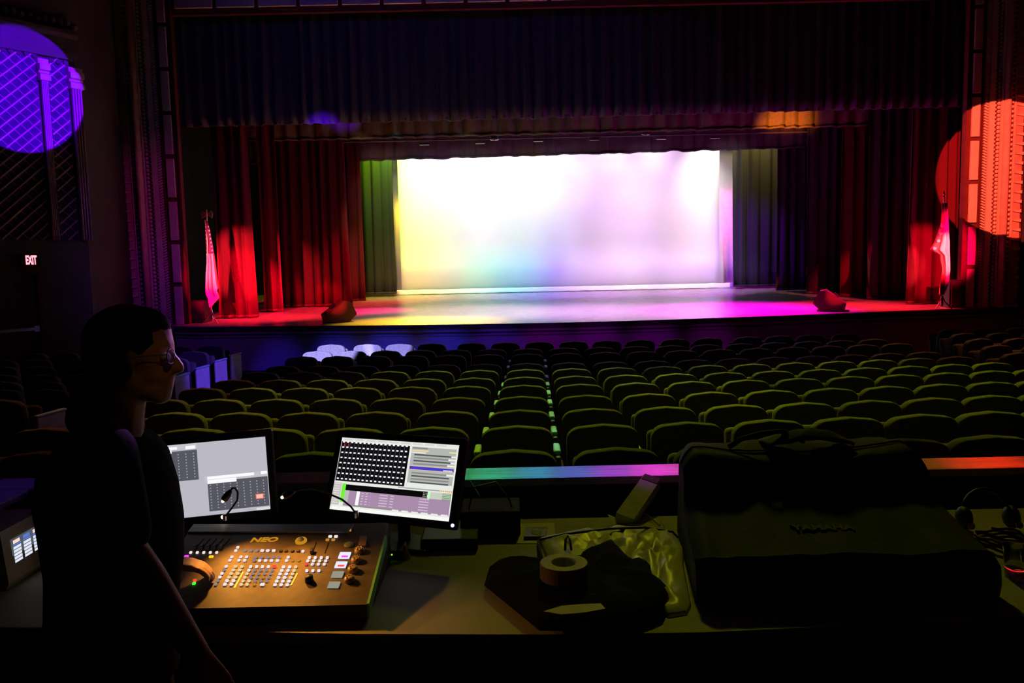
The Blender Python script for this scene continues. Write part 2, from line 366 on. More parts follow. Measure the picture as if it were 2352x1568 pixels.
# cornice above the grille
b = B(); zc = apx(75, 125)[1]
prof = [(0, 0), (.10, 0), (.14, .10), (.14, .34), (.22, .40), (.22, .46), (0, .50)]
b.rings([[aw(u, zc+z, o) for o, z in prof] for u in (0, AL)]); b.build('cornice', m_plaster, wl)
b = B()
for i in range(30):
    u = AL*i/29; b.sph(aw(u, zc+.58+.05*abs(math.sin(i*1.3)), .06), .07, 8)
stuff(b.build('cornice_scrollwork', m_plaster, wl))
# lattice bays: diagonal bars over a recessed back
def bay(u0, u1, z0, z1, step=.19):
    abox(B(), u0, u1, z0, z1, .0, .015).build('lattice_backing', m_back, wl)
    b = B()
    def clipbar(c, sgn, w, o):
        # line z = c + sgn*u inside the bay
        pts = []
        for u in (u0, u1):
            z = c+sgn*(u-u0)
            pts.append((u, z))
        (ua, za), (ub, zb) = pts
        def cl(u, z):
            if z > z1: u += (z1-z)/sgn; z = z1
            if z < z0: u += (z0-z)/sgn; z = z0
            return u, z
        ua, za = cl(ua, za); ub, zb = cl(ub, zb)
        if ua > u1+.001 or ub < u0-.001 or ua >= ub-.01: return
        d = V((ub-ua, zb-za)).normalized(); q = V((-d.y, d.x))*w
        P = [(ua+q.x, za+q.y), (ub+q.x, zb+q.y), (ub-q.x, zb-q.y), (ua-q.x, za-q.y)]
        b.poly([aw(u, z, .015) for u, z in P], an*o)
    k = z0-(u1-u0)
    while k < z1: clipbar(k, .9, .011, .035); k += step
    k = z0
    while k < z1+(u1-u0): clipbar(k, -.9, .004, .012); k += step
    stuff(b.build('lattice', m_orn, wl))
    b = B()
    for i in range(int((u1-u0)/.12)+1):
        b.sph(aw(u0+.06+.12*i, z1-.05, .03), .05, 6)
    stuff(b.build('lattice_crest', m_plaster, wl))
bay(.05, u_a-.02, zbot, ztop+.12)
bay(u_b+.02, u_c-.02, zbot, ztop+.08)
def pilaster(u0, u1, zt, zb):
    p = abox(B(), u0+.02, u1-.02, zb, zt-.36, .0, .07).build('pilaster', m_plaster, wl)
    w = (u1-u0-.04)/4
    for i in range(4):
        b = B(); c = u0+.02+w*(i+.5)
        b.rings([[aw(c+.38*w*math.cos(PI*k/5), z, .07+.05*math.sin(PI*k/5)) for k in range(6)] for z in (zb, zt-.36)], True); b.build('flute', m_orn, p, True)
    for z0, z1, o in ((-.36, -.26, .15), (-.24, -.20, .10), (-.19, -.09, .16), (-.08, 0, .10)):
        abox(B(), u0-.01, u1+.01, zt+z0, zt+z1, 0, o).build('capital_band', m_orn, p)
pilaster(u_a, u_b, ztop+.02, zbot); pilaster(u_c, u_d, ztop-.04, zbot)
# left return wall to the proscenium
b = B(); q0 = V((-7.52, 14.33, 0)); q1 = V((-8.35, 17.7, 0))
b.poly([q0, q1, q1+V((-.3, 0, 0)), q0+V((-.3, .1, 0))], (0, 0, 10.4)); st(b.build('wall_left_return', m_wall))
# exit door on the splay wall
ud0, _ = apx(-60, 700); ud1, _ = apx(84, 700); zd = apx(40, 628)[1]
dr = st(abox(B(), ud0, ud1, 0.02, zd, .0, .05).build('door_1', M('door_paint', (.08, .05, .05), .6, .3)))
abox(B(), ud1, ud1+.07, 0, zd+.07, 0, .09).build('door_frame', m_groove, dr); abox(B(), ud0, ud1, zd, zd+.07, 0, .09).build('door_frame', m_groove, dr)
ub, zb_ = apx(40, 757)
abox(B(), ud0+.1, ud1-.04, zb_-.025, zb_+.025, .09, .13).build('push_bar', m_steel, dr)
abox(B(), ud1-.12, ud1-.04, zb_-.05, zb_+.05, .05, .135).build('bar_end', m_steel, dr)
abox(B(), ud0+.1, ud0+.18, zb_-.05, zb_+.05, .05, .135).build('bar_end', m_steel, dr)
ue, ze = apx(67, 598)
ex = thing('exit_sign', aw(ue, ze-.1, .02), 'glowing red EXIT sign above the dark door at far left', 'sign')
abox(B(), ue-.14, ue+.14, ze-.105, ze+.105, .0, .07).build('housing', m_mat, ex)
text('letters', 'EXIT', .20, e_exit, aw(ue, ze, .072), ad, (0, 0, 1), ex, .004, 0, .008, .42)
# ------------------------------------------------------------------ proscenium
PY = 17.6
pw = st(B().box((-9.6, 17.9, 5.2), (2.6, .3, 10.6)).build('wall_front_left', m_wall))
pr_ = st(B().box((12.2, 17.95, 5.2), (2.4, .3, 10.6)).build('wall_front_right', m_wall))
XL = at(430, 640, PY).x; XR = at(2210, 500, PY).x
HZ = 7.62
st(B().box(((XL+XR)/2, 17.9, (HZ+.3+10.5)/2), (XR-XL+2.0, .3, 10.5-HZ-.3)).build('wall_front_header', m_wall))
def prosc(sgn, X0, nm):
    """nested vertical mouldings running outwards from the opening edge X0"""
    fr = st(B().box((X0+sgn*.65, PY+.06, 4.6), (1.3, .12, 7.4)).build(nm, m_groove))
    def band(name, a, c, o, m, z0=.95, z1=8.2):
        return B().box((X0+sgn*(a+c)/2, PY-o/2, (z0+z1)/2), (c-a, o, z1-z0)).build(name, m, fr)
    band('inner_bead', .0, .05, .03, m_groove)
    z = .98
    i = 0
    while z < HZ:
        B().box((X0+sgn*.20, PY-.03, z+.415), (.17, .06, .83), None, .008).build('block', m_orn, fr)
        z += .92
    band('fillet', .34, .36, .05, m_groove)
    b = B()
    k = 0
    while .97+k*.06 < 8.2:
        b.box((X0+sgn*.42, PY-.03, .98+k*.06), (.09, .05, .035), Matrix.Rotation(sgn*.5, 3, 'Y')); k += 1
    stuff(b.build('rope_moulding', m_orn, fr))
    band('flat_band', .48, .59, .07, m_orn)
    b = B(); k = 0
    while .98+k*.085 < 8.2:
        b.sph((X0+sgn*.625, PY-.02, .98+k*.085), .026, 6); b.sph((X0+sgn*.70, PY-.02, 1.02+k*.085), .038, 6); k += 1
    stuff(b.build('bead_moulding', m_orn, fr))
    band('fillet', .745, .765, .08, m_orn)
    b = B()
    b.rings([[V((X0+sgn*(.86+.09*math.cos(PI*t/8)), PY-.16*math.sin(PI*t/8), z)) for t in range(9)] for z in (.95, 8.2)])
    b.build('roll_moulding', M('roll_paint', (.70, .42, .34), .7, .3), fr, True)
    b = B(); k = 0
    while .98+k*.10 < 8.2:
        b.sph((X0+sgn*1.0, PY-.02, .98+k*.10), .032, 6); k += 1
    stuff(b.build('bead_moulding', m_orn, fr))
    band('fillet', 1.04, 1.055, .05, m_orn)
    band('tick_ground', 1.06, 1.24, .03, M('tick_ground', (.62, .34, .28), .7, .3))
    k = 0
    zz = 1.0
    while zz < 8.1:
        b = B(); p = [(1.07, .004), (1.24, .035), (1.24, -.035), (1.07, -.004)]
        b.poly([V((X0+sgn*a, PY-.03, zz+c)) for a, c in p], (0, -.05, 0)); b.build('wedge', m_orn, fr); zz += .205
    return fr
prosc(-1, XL, 'trim_2'); prosc(1, XR, 'trim_3')
hd = st(B().box(((XL+XR)/2, PY+.06, HZ+.2), (XR-XL, .12, .5)).build('trim_4', m_groove))
x = XL+.1
while x < XR-.8:
    B().box((x+.4, PY-.03, HZ+.16), (.80, .06, .17), None, .008).build('block', m_orn, hd); x += .89
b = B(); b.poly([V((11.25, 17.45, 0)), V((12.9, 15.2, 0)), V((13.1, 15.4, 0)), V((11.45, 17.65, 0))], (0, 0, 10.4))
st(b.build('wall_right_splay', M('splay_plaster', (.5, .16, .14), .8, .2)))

# ------------------------------------------------------------------ drapes
def drape(name, x0, x1, Y, z1, z0, pl, amp, mat, label, cat='curtain', flare=0.0, depth=.0, seed=0, rise=0.0, group=None, hemn=.0, zsegs=10):
    """pleated cloth hung along X at depth Y; pl = pleats"""
    n = max(8, int(pl*10)); root = thing(name, ((x0+x1)/2, Y, z0), label, cat, 0, group)
    def fn(u, v):
        ph = 2*PI*(pl*u+.55*nz(u*pl*.45, seed))
        a = amp*(.75+.9*nz(u*pl*.55, seed+5))
        s = math.sin(ph)+.3*math.sin(2.3*ph+seed+1.5*v)
        z = z1+(z0+rise*u-z1)*v + (hemn*nz(u*pl*.9, seed+9) if v == 1 else 0)
        x = x0+(x1-x0)*u + flare*(v**3)*(u-.5)*2 + .25*amp*math.cos(ph)*v
        return V((x, Y+a*s*(.7+.4*v)+depth*u, z))
    b = B(); b.grid(fn, n, zsegs); b.build('cloth', mat, root, True, thick=.012)
    b = B(); b.grid(lambda u, v: fn(u, 1)+V((0, -.012, .06-.06*v)), n, 1); b.build('hem', mat, root, True, thick=.02)
    return root
X = lambda px, Y, py=600: at(px, py, Y).x
drape('house_valance', XL-.1, XR+.1, 18.05, 8.1, 5.31, 62, .07, m_val, 'wide dark pleated house valance across the top of the stage opening', 'valance', seed=1, rise=.07, hemn=.03)
Y = 18.75
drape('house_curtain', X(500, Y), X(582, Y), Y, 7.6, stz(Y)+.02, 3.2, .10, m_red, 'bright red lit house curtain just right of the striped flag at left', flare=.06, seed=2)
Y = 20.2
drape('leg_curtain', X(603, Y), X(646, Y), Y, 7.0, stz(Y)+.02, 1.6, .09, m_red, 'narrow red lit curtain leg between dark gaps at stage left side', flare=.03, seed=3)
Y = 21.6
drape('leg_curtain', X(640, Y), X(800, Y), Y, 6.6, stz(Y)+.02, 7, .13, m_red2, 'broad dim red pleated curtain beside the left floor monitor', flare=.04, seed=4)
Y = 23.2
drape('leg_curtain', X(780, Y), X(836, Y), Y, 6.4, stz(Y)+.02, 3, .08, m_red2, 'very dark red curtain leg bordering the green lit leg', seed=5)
Y = 24.9
drape('leg_curtain', X(822, Y), X(908, Y), Y, 6.2, stz(Y)+.09, 3.4, .07, m_leg, 'black leg curtain lit green from above at left of the white backdrop', flare=.02, seed=6)
drape('leg_curtain', X(1681, Y), X(1788, Y), Y, 6.2, stz(Y)+.07, 3.6, .09, m_leg, 'black leg curtain lit grey and violet at right of the white backdrop', flare=-.03, seed=7)
Y = 23.6
drape('leg_curtain', X(1783, Y), X(1860, Y), Y, 6.4, stz(Y)+.02, 3.5, .07, m_blkleg, 'near black purple tinted leg right of the violet lit leg', flare=.03, seed=8)
Y = 22.2
drape('leg_curtain', X(1850, Y), X(1945, Y), Y, 6.6, stz(Y)+.02, 4, .09, m_blkleg, 'black leg curtain behind the right floor monitor', seed=9)
Y = 21.0
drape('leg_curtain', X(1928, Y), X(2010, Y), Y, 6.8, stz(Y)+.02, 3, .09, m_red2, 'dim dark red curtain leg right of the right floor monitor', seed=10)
Y = 20.0
drape('leg_curtain', X(1990, Y), X(2105, Y), Y, 7.0, stz(Y)+.02, 4.5, .09, m_blkleg, 'black leg curtain in shade left of the right house curtain', seed=11)
Y = 18.5
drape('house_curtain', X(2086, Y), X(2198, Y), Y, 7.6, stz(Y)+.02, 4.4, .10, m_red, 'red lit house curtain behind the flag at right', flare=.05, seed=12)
drape('stage_border', XL, XR, 20.5, 10.48, 5.33, 40, .08, m_gold, 'stage border whose right end is lit gold under the valance', 'border', seed=13, rise=.06, hemn=.02)
drape('stage_border', -7.5, 10.2, 23.5, 10.48, 5.16, 44, .05, m_val, 'black stage border hanging directly over the white backdrop', 'border', seed=14, rise=.13, hemn=.05)
# cyclorama
cl, cr = at(917, 500, CY).x, at(1652, 500, CY).x
zc0 = stz(CY)+.14
cy = thing('cyclorama', ((cl+cr)/2, CY, zc0), 'large white backdrop cloth washed in pastel light behind the stage', 'backdrop')
B().grid(lambda u, v: V((cl+(cr-cl)*u, CY+.015*nz(u*9, v*2), zc0+(6.1-zc0)*v)), 60, 6).build('cloth', m_cyc, cy, True, thick=.006)
hl, hr = at(905, 670, CY-.05).x, at(1686, 660, CY-.05).x
B().grid(lambda u, v: V((hl+(hr-hl)*u, CY-.05+.02*nz(u*30, v*3), zc0-.13+.15*v+.012*nz(u*40, 3))), 120, 3).build('hem_pocket', m_hem, cy, True, thick=.012, label='thick white hem along the stage floor')
e0, e1 = at(903, 500, CY+1).x, at(1690, 500, CY+1).x
B().grid(lambda u, v: V((e0+(cl+.25-e0)*u, CY+1, zc0-.12+(6.1-zc0+.12)*v)), 6, 4).build('side_strip', m_cyc, cy, True, thick=.006, label='narrow yellow lit strip at its left edge')
B().grid(lambda u, v: V((cr-.25+(e1-cr+.25)*u, CY+1+.03*math.sin(u*24)*(1-v)**3, zc0-.12+(6.1-zc0+.12)*v)), 60, 6).build('side_strip', m_cyc, cy, True, thick=.006, label='magenta strip with small pleats at its right edge')
# hanging lanterns between the borders
def batten(Y, z, lab):
    t = thing('lighting_batten', (1.5, Y, z), lab, 'pipe')
    B().tube([(-6.5, Y, z), (9.5, Y, z)], .024, 8).build('pipe', m_iron, t)
    for x in (-5, -1, 3, 7): B().tube([(x, Y, z), (x, Y, 10.4)], .004, 5).build('cable', m_iron, t)
BZ1 = at(1300, 300, 21.3).z+.12; batten(21.3, BZ1, 'black lighting pipe carrying the two moving heads above the stage')
BZ2 = at(1300, 320, 22.4).z+.06; batten(22.4, BZ2, 'black lighting pipe carrying the row of bar lights above the stage')
def mover(px, py, lab):
    p = at(px, py, 21.3); t = thing('moving_head_light', (p.x, 21.3, p.z-.12), lab, 'stage light', 0, 'moving heads over the stage')
    z = p.z
    B().box((p.x, 21.3, BZ1-.10), (.20, .16, .09), None, .015).build('base', m_blk, t)
    for s in (-1, 1): B().box((p.x+s*.10, 21.3, z), (.022, .08, .20), None, .008).build('yoke_arm', m_steel, t)
    b = B(); b.lathe((p.x, 21.3, z-.03), [(.02, .08), (.06, .06), (.075, 0), (.075, -.07), (.06, -.085)], 16); b.build('head', m_blk, t, True)
    for s in (-1, 1): B().box((p.x+s*.055, 21.25, z-.115), (.07, .05, .02), None, .005).build('lens_rim', m_hem, t)  # white rims stand in for glints of backdrop light on steel
mover(1135, 312, 'moving head light hung left of centre over the stage'); mover(1483, 300, 'moving head light hung right of centre over the stage')
for px, py, o in ((975, 333, 'first'), (1103, 330, 'second'), (1236, 325, 'third'), (1365, 322, 'fourth'), (1518, 320, 'fifth'), (1642, 318, 'sixth')):
    p = at(px, py, 22.4)
    t = thing('bar_light', (p.x, 22.4, p.z), '%s small bar light from the left over the stage' % o, 'stage light', 0, 'bar lights over the stage')
    B().box((p.x, 22.4, p.z+.02), (.27, .09, .05), None, .01).build('body', m_blk, t)
    B().box((p.x, 22.34, p.z-.005), (.26, .02, .018), None, .004).build('lens', m_hem, t)  # near-white colour stands in for the glint along the bar
    B().box((p.x, 22.4, (p.z+.045+BZ2-.02)/2), (.03, .03, max(.02, BZ2-.02-p.z-.045))).build('bracket', m_iron, t)

# ------------------------------------------------------------------ things on the stage
def wedge(px, py, rz, lab):
    p = onst(px, py); t = thing('floor_monitor', p, lab, 'speaker', rz)
    w = .60
    pr = [(-.30, 0), (.16, 0), (.33, .16), (.20, .44), (.08, .46), (-.33, .16)]
    T = Matrix.Translation(p) @ Matrix.Rotation(rz, 4, 'Z')
    b = B(); b.rings([[T @ V((s*w/2, a, z)) for a, z in pr] for s in (-1, -.94, .94, 1)]); b.build('cabinet', M('cabinet_paint', (.09, .02, .02), .7, .3), t)
    b = B(); b.poly([T @ V(q) for q in ((-w*.44, .322, .175), (w*.44, .322, .175), (w*.44, .207, .415), (-w*.44, .207, .415))], T.to_3x3() @ V((0, .014, .007))); b.build('grille', m_grille, t)
    b = B(); b.poly([T @ V(q) for q in ((-.09, -.18, .30), (.09, -.18, .30), (.09, -.08, .385), (-.09, -.08, .385))], T.to_3x3() @ V((0, -.02, .016))); b.build('connector_plate', m_mat, t)
    B().tube([T @ V((-.05, -.15, .36)), T @ V((.05, -.15, .36))], .008, 6).build('handle', m_mat, t)
wedge(779, 738, -1.15, 'dark wedge floor monitor at the left front edge of the stage')
wedge(1906, 713, 1.15, 'dark wedge floor monitor at the right front edge of the stage')
def flag(px, py, ptop, Y, lab, kind):
    p = at(px, py, Y); p.z = stz(Y); t0 = at(*ptop, Y)
    t = thing('flag_stand', p, lab, 'flag')
    zt = t0.z; H = zt-p.z; dx = t0.x-p.x
    def ax(z): return V((p.x+dx*(z-p.z)/H, Y, z))
    B().tube([ax(p.z+.08), ax(zt-.14)], .016, 8).build('pole', m_gold2, t)
    for k in range(3):
        a = 2*PI*k/3-.6
        B().tube([ax(p.z+.30), ax(p.z+.16)+V((.07*math.cos(a), .07*math.sin(a), 0)), ax(p.z+.02)+V((.2*math.cos(a), .2*math.sin(a), -.005))], .011, 6).build('leg', m_steel, t)
    b = B(); b.lathe(ax(p.z+.1), [(.03, 0), (.035, .1), (.025, .22)], 10); b.build('socket', m_steel, t)
    if kind:
        b = B(); b.sph(ax(zt-.10), .035, 8, (.8, .8, 1.6)); b.sph(ax(zt-.03), .022, 8)
        for s in (-1, 1):
            b.poly([ax(zt-.12), ax(zt-.03)+V((s*.09, 0, .0)), ax(zt-.09)+V((s*.13, 0, 0)), ax(zt-.2)+V((s*.11, 0, 0))], (0, .02, 0))
        b.build('eagle', m_gold2, t)
    else:
        b = B(); b.lathe(ax(zt-.16), [(.012, 0), (.03, .03), (.012, .06), (.03, .09), (.004, .17)], 8); b.build('finial', m_gold2, t)
    # hanging folds of cloth, each fold a strip of the flag
    ztop = zt-.26
    if kind:
        # (left edge, right edge) px offsets by height, measured in metres
        rows = [(0, -.02, .03), (.12, -.025, .07), (.35, -.03, .12), (.55, -.035, .15), (.72, -.07, .17), (.95, -.10, .20), (1.0, -.05, .22)]
        zb = ztop-1.55
        def fl(u, v):
            z = ztop+(zb-ztop)*v
            h = v*1.0
            for (a, l0, r0), (c, l1, r1) in zip(rows, rows[1:]):
                if a <= h <= c: k = (h-a)/(c-a); l = l0+(l1-l0)*k; r = r0+(r1-r0)*k
            q = ax(z); ph = u*6*PI
            zz = z + (.10*math.sin(u*9)*v**4) - (.30*max(0, .45-u)*v**6)
            return V((q.x+l+(r-l)*u, Y-.035+.035*math.sin(ph), zz))
        nu, nv = 28, 30
        bs = {}
        def part(u0, u1, v0, v1, m, nm, lb):
            b = B(); b.grid(lambda u, v: fl(u0+(u1-u0)*u, v0+(v1-v0)*v), 5, 14); b.build(nm, m, t, True, thick=.006, label=lb)
        part(0, 1, 0, .45, m_flagb, 'canton', 'dark canton with pale stars')
        ed = [0, .14, .30, .42, .62, .86, 1]; ms = [m_flagw, m_flagr, m_flagw, m_flagr, m_flagw, m_flagr]
        for a, c, m in zip(ed, ed[1:], ms): part(a, c, .45, 1, m, 'stripe', None)
        for i in range(7):
            for u in (.14, .82):
                v = .08+.055*i
                q = fl(u, v)+V((0, -.03, 0)); b = B(); P = []
                for k in range(10):
                    rr = .026 if k % 2 == 0 else .011; P.append(q+V((rr*math.sin(PI*k/5), 0, rr*math.cos(PI*k/5))))
                b.poly(P, (0, .008, 0)); b.build('star', m_flagw, t)
        b = B(); q = ax(zb); b.poly([q+V((-.06, -.05, .06)), q+V((.14, -.06, .02)), q+V((.17, -.05, -.12)), q+V((-.03, -.05, -.32))], (.02, .05, 0)); b.build('lower_fold', m_flagw, t)
        b = B(); b.tube([ax(ztop+.02)+V((-.025, -.03, 0)), ax(zt-.7)+V((.01, -.06, 0)), ax(zt-1.0)+V((.0, -.06, 0))], .012, 6); b.build('cord', m_gold2, t)
    else:
        zb = ztop-1.95
        E_ = [(0, -.05, .05), (.2, -.06, .06), (.3, -.12, .07), (.42, -.2, .09), (.5, -.30, .10), (.56, -.1, .11), (.72, -.05, .13), (.86, -.08, .12), (.93, -.09, .06), (1, -.08, .0)]
        def fl(u, v):
            for (a, l0, r0), (c, l1, r1) in zip(E_, E_[1:]):
                if a <= v <= c: k = (v-a)/(c-a); l = l0+(l1-l0)*k; r = r0+(r1-r0)*k
            q = ax(ztop+(zb-ztop)*v)
            return V((q.x+l+(r-l)*u, Y-.05+.04*math.sin(u*5*PI+v*5), q.z+.02*math.sin(u*12)*v))
        b = B(); b.grid(lambda u, v: fl(.45+.55*u, v), 8, 50); b.build('outer_fold', m_flagw, t, True, thick=.006)
        b = B(); b.grid(lambda u, v: fl(.45*u, v), 6, 50); b.build('inner_fold', m_flagr, t, True, thick=.006, label='darker folds')
        for i in range(4):
            q = fl(.2, .25+.08*i)+V((-.02, -.02, 0)); b = B(); b.sph(q, .045, 6, (1, .4, .8)); b.build('gathered_fringe', m_flagw, t, True)
flag(487, 742, (474, 480), 17.5, 'flag with stars and stripes and eagle finial on stage at left', 1)
flag(2163, 708, (2169, 438), 17.1, 'drooping flag with jagged folds on a pole at right stage edge', 0)
def cab(px0, px1, pyt, pyb, Y, lab):
    a = at(px0, pyb, Y); c = at(px1, pyt, Y); zb = stz(Y)
    t = thing('speaker_cabinet', ((a.x+c.x)/2, Y, zb), lab, 'speaker')
    B().box(((a.x+c.x)/2, Y+.2, (zb+c.z)/2), (c.x-a.x, .4, c.z-zb), None, .015).build('cabinet', m_blk, t)
    B().box(((a.x+c.x)/2, Y-.01, (zb+c.z)/2), (c.x-a.x-.06, .025, c.z-zb-.06), None, .008).build('grille', m_grille, t)
cab(431, 468, 690, 740, 17.75, 'dark speaker cabinet on stage left of the striped flag')
cab(2180, 2212, 642, 706, 17.45, 'dark speaker cabinet on stage right of the drooping flag')

# ------------------------------------------------------------------ seats
def seat_proto():
    t = thing('theatre_seat', (0, 0, 0), '', 'seat')
    # outline of the back, bottom to rounded crown
    w, z0, z1, r = .235, .30, .86, .10
    O = [(-w*.94, z0), (w*.94, z0)]
    for k in range(7): a = PI/2*k/6; O.append((w-r+r*math.cos(a), z1-.014-r*.8+r*.8*math.sin(a)))
    O.append((0, z1))
    for k in range(7): a = PI/2*(1-k/6); O.append((-w+r-r*math.cos(a), z1-.014-r*.8+r*.8*math.sin(a)))
    rec = -.16
    def ring(y, s): cz = (z0+z1)/2; return [V((x*s, y+(z-z0)*rec*1.0, cz+(z-cz)*s)) for x, z in O]
    B().rings([ring(.0, .972), ring(.006, .992), ring(.018, 1), ring(.062, 1), ring(.085, .985), ring(.097, .93)]).build('backrest', m_seat, t, True, local=True)
    b = B(); b.box((0, .185, .56), (.44, .10, .40), Matrix.Rotation(-.16, 3, 'X'), .035); b.build('seat_cushion', m_seat, t, True, local=True)
    for s in (1,):
        b = B(); b.box((.272, .31, .615), (.05, .24, .035), None, .014); b.build('arm_pad', m_pad, t, True, local=True)
        b = B(); b.box((.275, .26, .30), (.035, .26, .6), None, .008); b.box((.275, .26, .012), (.05, .34, .024)); b.build('standard', m_iron, t, local=True)
    return t
P0 = seat_proto(); used = [False]
ORD = ['first', 'second', 'third', 'fourth', 'fifth', 'sixth', 'seventh', 'eighth', 'ninth', 'tenth', 'eleventh', 'twelfth', 'thirteenth', 'fourteenth', 'fifteenth', 'sixteenth', 'seventeenth', 'eighteenth']
def place(x, y, z, rz, label, group, dx=0):
    o = P0 if not used[0] else copy_tree(P0); used[0] = True
    o.location = (x, y, z); o.rotation_euler = (0, 0, rz); o['label'] = label; o['group'] = group
    return o
def end_panel(o):
    b = B(); b.box((.31, .23, .33), (.03, .42, .66), None, .01); b.build('end_panel', m_panel, o, local=True)
    b = B(); b.box((.31, .23, .675), (.05, .44, .03), None, .01); b.build('end_cap', m_pad, o, local=True)
ROWY = [1037, 980.5, 943, 911.5, 885.5, 866.5, 849, 835, 813, 801, 786]
def ry(i, px): return ROWY[i] - .0175*(px-1190) - 1.2e-5*(px-1190)**2
ctr = []
for i in range(11):
    d = 4.18+.875*i if i < 10 else 12.9
    p = 0.55; XA = .007+.0292*(d-4.18)
    xs = []
    if i < 10:
        for k in range(-6, 11):
            u = (XA+p*k)*F/d
            u = u/(1+6e-8*u*u) if u > 0 else u*(1-7.5e-5*abs(u))
            xs.append(1176+u)
    else:
        xs = [759, 843, 917, 991, 1083, 1161, 1239, 1318, 1395, 1472, 1552, 1628, 1719, 1792, 1864, 1945]
    zt = at(1190, ROWY[i], d).z
    pts = [onz(px, ry(i, px), zt) for px in xs]
    for j, q in enumerate(pts):
        a = pts[max(0, j-1)]; c = pts[min(len(pts)-1, j+1)]
        rz = .4*math.atan2(c.y-a.y, c.x-a.x)
        if xs[j] > 2440: continue
        rr = 10-i
        lit = ' washed blue white' if (rr == 0 and j in (0, 1, 2)) or (rr == 1 and j in (0, 1)) else ''
        lab = 'padded theatre seat%s, %s from left in %s centre row from the stage' % (lit, ORD[j], ORD[rr])
        if rr == 10: lab = 'padded theatre seat, %s from left in the centre row nearest the rail' % ORD[j]
        place(q.x, q.y+.09, zt-.86, rz, lab, 'theatre seats in the centre block')
# left block across the aisle
n = 0
for i in range(3, 12):
    d = 4.18+.875*i if i < 11 else 13.75
    zf = flz(d)
    for k in range(0, 7):
        x = -4.98-.55*k
        if x < -.66*d or (x > -.50*d and d < 10): continue
        xx = x-.04*(d-8); 
        if xx < -9.2 + max(0, (d-11.2)*.72): continue
        pxx = 1176+F*xx/d
        if 180 < pxx < 330 and i > 5: pass
        o = place(xx, d+.05*k, zf, -.10, 'dark theatre seat, %s from the aisle, %s row of the left block from the stage' % (ORD[k], ORD[11-i]), 'theatre seats in the left block')
        if k == 0: end_panel(o)
# right block
n = 0
for i in range(7, 12):
    d = 4.18+.875*i if i < 11 else 13.75
    for k in range(0, 4):
        x = 6.55+(d-10.3)*.30+.55*k
        if x > .66*d: continue
        place(x, d-.04*k, 0.02, .22, 'dark theatre seat, %s from the aisle, %s row of the right block from the stage' % (ORD[k], ORD[11-i]), 'theatre seats in the right block')

# ------------------------------------------------------------------ half wall and rail around the desk
hw = st(B().box((0.5, 3.39, .75), (5.5, .12, 1.0)).build('wall_half_front', m_half))
rl = [onz(-80, 1128, 1.28), onz(-80, 1104, 1.28)]
B().box((.5, 3.415, 1.262), (5.6, .19, .036), None, .008).build('rail_cap', m_rail, hw)
hl_ = st(B().box((-2.16, 2.3, .75), (.12, 2.2, 1.0)).build('wall_half_left', m_half))
B().box((-2.16, 2.25, 1.262), (.18, 2.14, .036), None, .008).build('rail_cap', m_rail, hl_)

# ------------------------------------------------------------------ desk
TZ = 1.2
dk = thing('control_desk', (0, 2.6, flz(2.6)), 'long pale control desk running across the foreground', 'desk')
b = B(); fr_ = [V((-2.05, 2.205, TZ-.035)), V((-1.31, 2.165, TZ-.035)), V((-.44, 2.085, TZ-.035)), V((.06, 2.058, TZ-.035)), V((.49, 2.05, TZ-.035)), V((1.34, 2.09, TZ-.035)), V((2.6, 2.16, TZ-.035))]
b.poly(fr_+[V((2.6, 3.02, TZ-.035)), V((-2.05, 3.02, TZ-.035))], (0, 0, .035)); b.build('desk_top', m_desk, dk)
b = B(); b.rings([[p+V((0, -.006, -.002)), p+V((0, -.006, .036)), p+V((0, .0, .036)), p+V((0, .0, -.002))] for p in fr_]); b.build('edge_band', m_deskedge, dk)
for x in (-1.9, -.2, 1.2, 2.4):
    for y in (2.35, 2.95):
        B().box((x, y, (TZ-.035+flz(y))/2), (.05, .05, TZ-.035-flz(y))).build('leg', m_iron, dk)
B().box((.3, 3.0, .85), (4.4, .03, .5)).build('back_panel', m_mat, dk)
